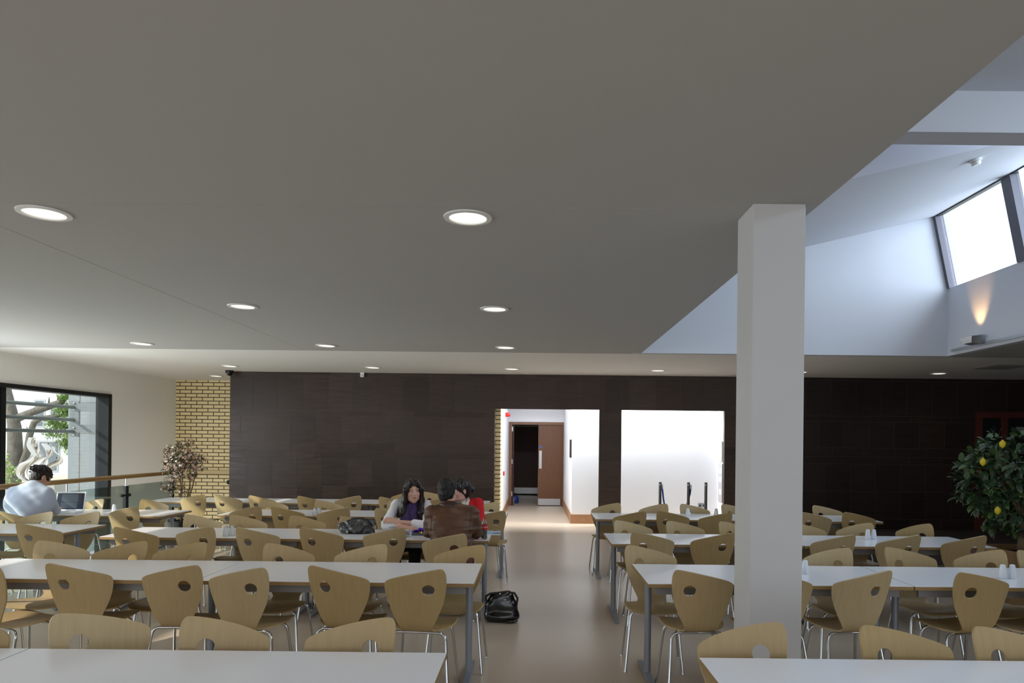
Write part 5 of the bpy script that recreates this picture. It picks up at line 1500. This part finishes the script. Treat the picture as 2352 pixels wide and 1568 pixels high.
# polished metal sculpture: twisted ribbons
ds = 17.5; s0 = pt(95, 1110, ds)
sc = empty('metal_sculpture', (s0.x, ds, -1.5))
def L3(px, py): a = pt(px, py, ds); return Vector((a.x - s0.x, 0, a.z + 1.5))
metal = mat('polished_steel', (214, 206, 200), .18, metal=.95)
def ribbon(pts, w, tw, ph, nm):
    P = chaikin_open([L3(*p) for p in pts], 3); bm = bmesh.new(); n = len(P); A = []; B = []
    for i, p in enumerate(P):
        t = i / (n - 1); a = ph + tw * t; ww = w * (.35 + .65 * math.sin(PI * min(1, max(0, .08 + .9 * t))))
        d = Vector((math.cos(a), math.sin(a), .15)) * ww
        A.append(bm.verts.new(p + d)); B.append(bm.verts.new(p - d))
    for i in range(n - 1): bm.faces.new((A[i], A[i + 1], B[i + 1], B[i]))
    me = bpy.data.meshes.new(nm); bm.to_mesh(me); bm.free()
    o = link(nm, me, metal, sc, True); md = o.modifiers.new('thick', 'SOLIDIFY'); md.thickness = .02
ribbon([(74, 1004), (70, 1022), (84, 1040), (90, 1050), (78, 1060), (62, 1075), (60, 1092), (80, 1106), (90, 1112)], .13, 2.6, .4, 'ribbon')
ribbon([(84, 1012), (88, 1030), (80, 1046), (70, 1060), (52, 1068), (44, 1085), (52, 1100), (80, 1108)], .11, 2.2, 2.2, 'ribbon')
ribbon([(104, 1018), (116, 1034), (112, 1048), (100, 1060), (92, 1078), (98, 1098), (92, 1112)], .15, 3.0, .8, 'ribbon')
ribbon([(122, 1026), (126, 1038), (138, 1048), (136, 1060), (118, 1068), (106, 1080), (100, 1100)], .12, 2.4, 1.6, 'ribbon')
MB().box(-.6, .6, -.4, .4, 0, L3(95, 1110).z).build('plinth', mat('plinth_stone', (168, 166, 162), .9), sc)
tag(sc, 'polished metal sculpture of flame-like ribbons in the courtyard', 'sculpture')

# ================================================================== LIGHT, CAMERA
W = bpy.data.worlds.new('sky'); bpy.context.scene.world = W; W.use_nodes = True
bgn = W.node_tree.nodes['Background']; bgn.inputs['Color'].default_value = (.86, .93, 1.0, 1); bgn.inputs['Strength'].default_value = 2.3
def lamp(nm, kind, loc, energy, rgb=(255, 255, 255), rot=None, look=None, **kw):
    l = bpy.data.lights.new(nm, kind); l.energy = energy; l.color = lin(rgb)[:3]
    for k, v in kw.items(): setattr(l, k, v)
    o = bpy.data.objects.new(nm, l); C.objects.link(o); o.location = loc
    if look is not None: o.rotation_euler = Vector(look).to_track_quat('-Z', 'Y').to_euler()
    return o
lamp('sun', 'SUN', (-20, -10, 15), 6.5, (255, 246, 232), look=(1, .70, -.70), angle=math.radians(.6))
def portal(loc, look, sx, sy):
    o = lamp('sky_portal', 'AREA', loc, 1, look=look, shape='RECTANGLE', size=sx, size_y=sy); o.data.cycles.is_portal = True
# downlights and uplighter
for x, y in lights: lamp('downlight_lamp', 'SPOT', (x, y, CEIL - .03), 22, (255, 240, 220), look=(0, 0, -1), spot_size=math.radians(150), spot_blend=.8, shadow_soft_size=.1)
lamp('uplight_lamp', 'SPOT', (WR - .17, 9.62, 3.20), 34, (255, 196, 130), look=(.36, .05, 1), spot_size=math.radians(58), spot_blend=.9, shadow_soft_size=.03)
lamp('corridor_lamp', 'AREA', (1.5, 14.14, CEIL - .02), 420, (246, 249, 255), look=(0, .12, -1), shape='RECTANGLE', size=4.8, size_y=.30)
lamp('corridor_lamp', 'AREA', (0.1, 16.6, 2.72), 12, (246, 249, 255), look=(0, 0, -1), shape='RECTANGLE', size=1.2, size_y=2.4)
# daylight through the sloping rooflight windows (lamps stand outside the glass)
nrm = Vector((-(zt - zb_), 0, -(xb - xt))).normalized()
for i in range(6):
    ym = (ys[i] + ys[i + 1]) / 2
    lamp('rooflight_lamp', 'AREA', ((xb + xt) / 2 - nrm.x * 1.3, ym, (zb_ + zt) / 2 - nrm.z * 1.3), 150 if i < 3 else 230, (218, 230, 255), look=nrm, shape='RECTANGLE', size=1.6, size_y=2.0)
# added unseen fill lamps: two behind the viewer, two beyond the stair wall
lamp('front_fill_light', 'AREA', (-2.0, -5.8, 1.7), 14, (246, 248, 255), look=(0, 1, 0.0), shape='RECTANGLE', size=14, size_y=2.4)
lamp('rear_fill_lamp', 'AREA', (-1.5, -.6, 2.95), 92, (238, 243, 255), look=(0, .2, -1), shape='RECTANGLE', size=9, size_y=1.6)
lamp('side_fill_lamp', 'AREA', (lw(6.4) - .5, 6.4, 1.9), 230, (240, 247, 255), look=(1, .3, .08), shape='RECTANGLE', size=2.8, size_y=3.0)
lamp('stair_fill_lamp', 'AREA', (lw(9.4) - .35, 9.4, 1.3), 260, (246, 249, 255), look=(1, .55, .05), shape='RECTANGLE', size=2.0, size_y=2.4)
cam = bpy.data.cameras.new('camera'); co = bpy.data.objects.new('camera', cam); C.objects.link(co)
cam.sensor_width = 36; cam.lens = F / 2352 * 36; cam.shift_x = (1176 - PX) / 2352; cam.shift_y = (PY - 784) / 2352
cam.clip_start = .05; cam.clip_end = 300
c_, s_ = math.cos(ROLL), math.sin(ROLL)
right, up, fwd = Vector((c_, 0, s_)), Vector((-s_, 0, c_)), Vector((0, 1, 0))
mw = Matrix((right, up, -fwd)).transposed().to_4x4(); mw.translation = (0, 0, H); co.matrix_world = mw
sc0 = bpy.context.scene; sc0.camera = co
sc0.view_settings.view_transform = 'Standard'; sc0.view_settings.look = 'None'; sc0.view_settings.exposure = -0.42
sc0.cycles.use_denoising = True
sc0.cycles.max_bounces = 10; sc0.cycles.diffuse_bounces = 6; sc0.cycles.transparent_max_bounces = 16; sc0.cycles.caustics_reflective = False; sc0.cycles.caustics_refractive = False
sc0.cycles.sample_clamp_indirect = 6
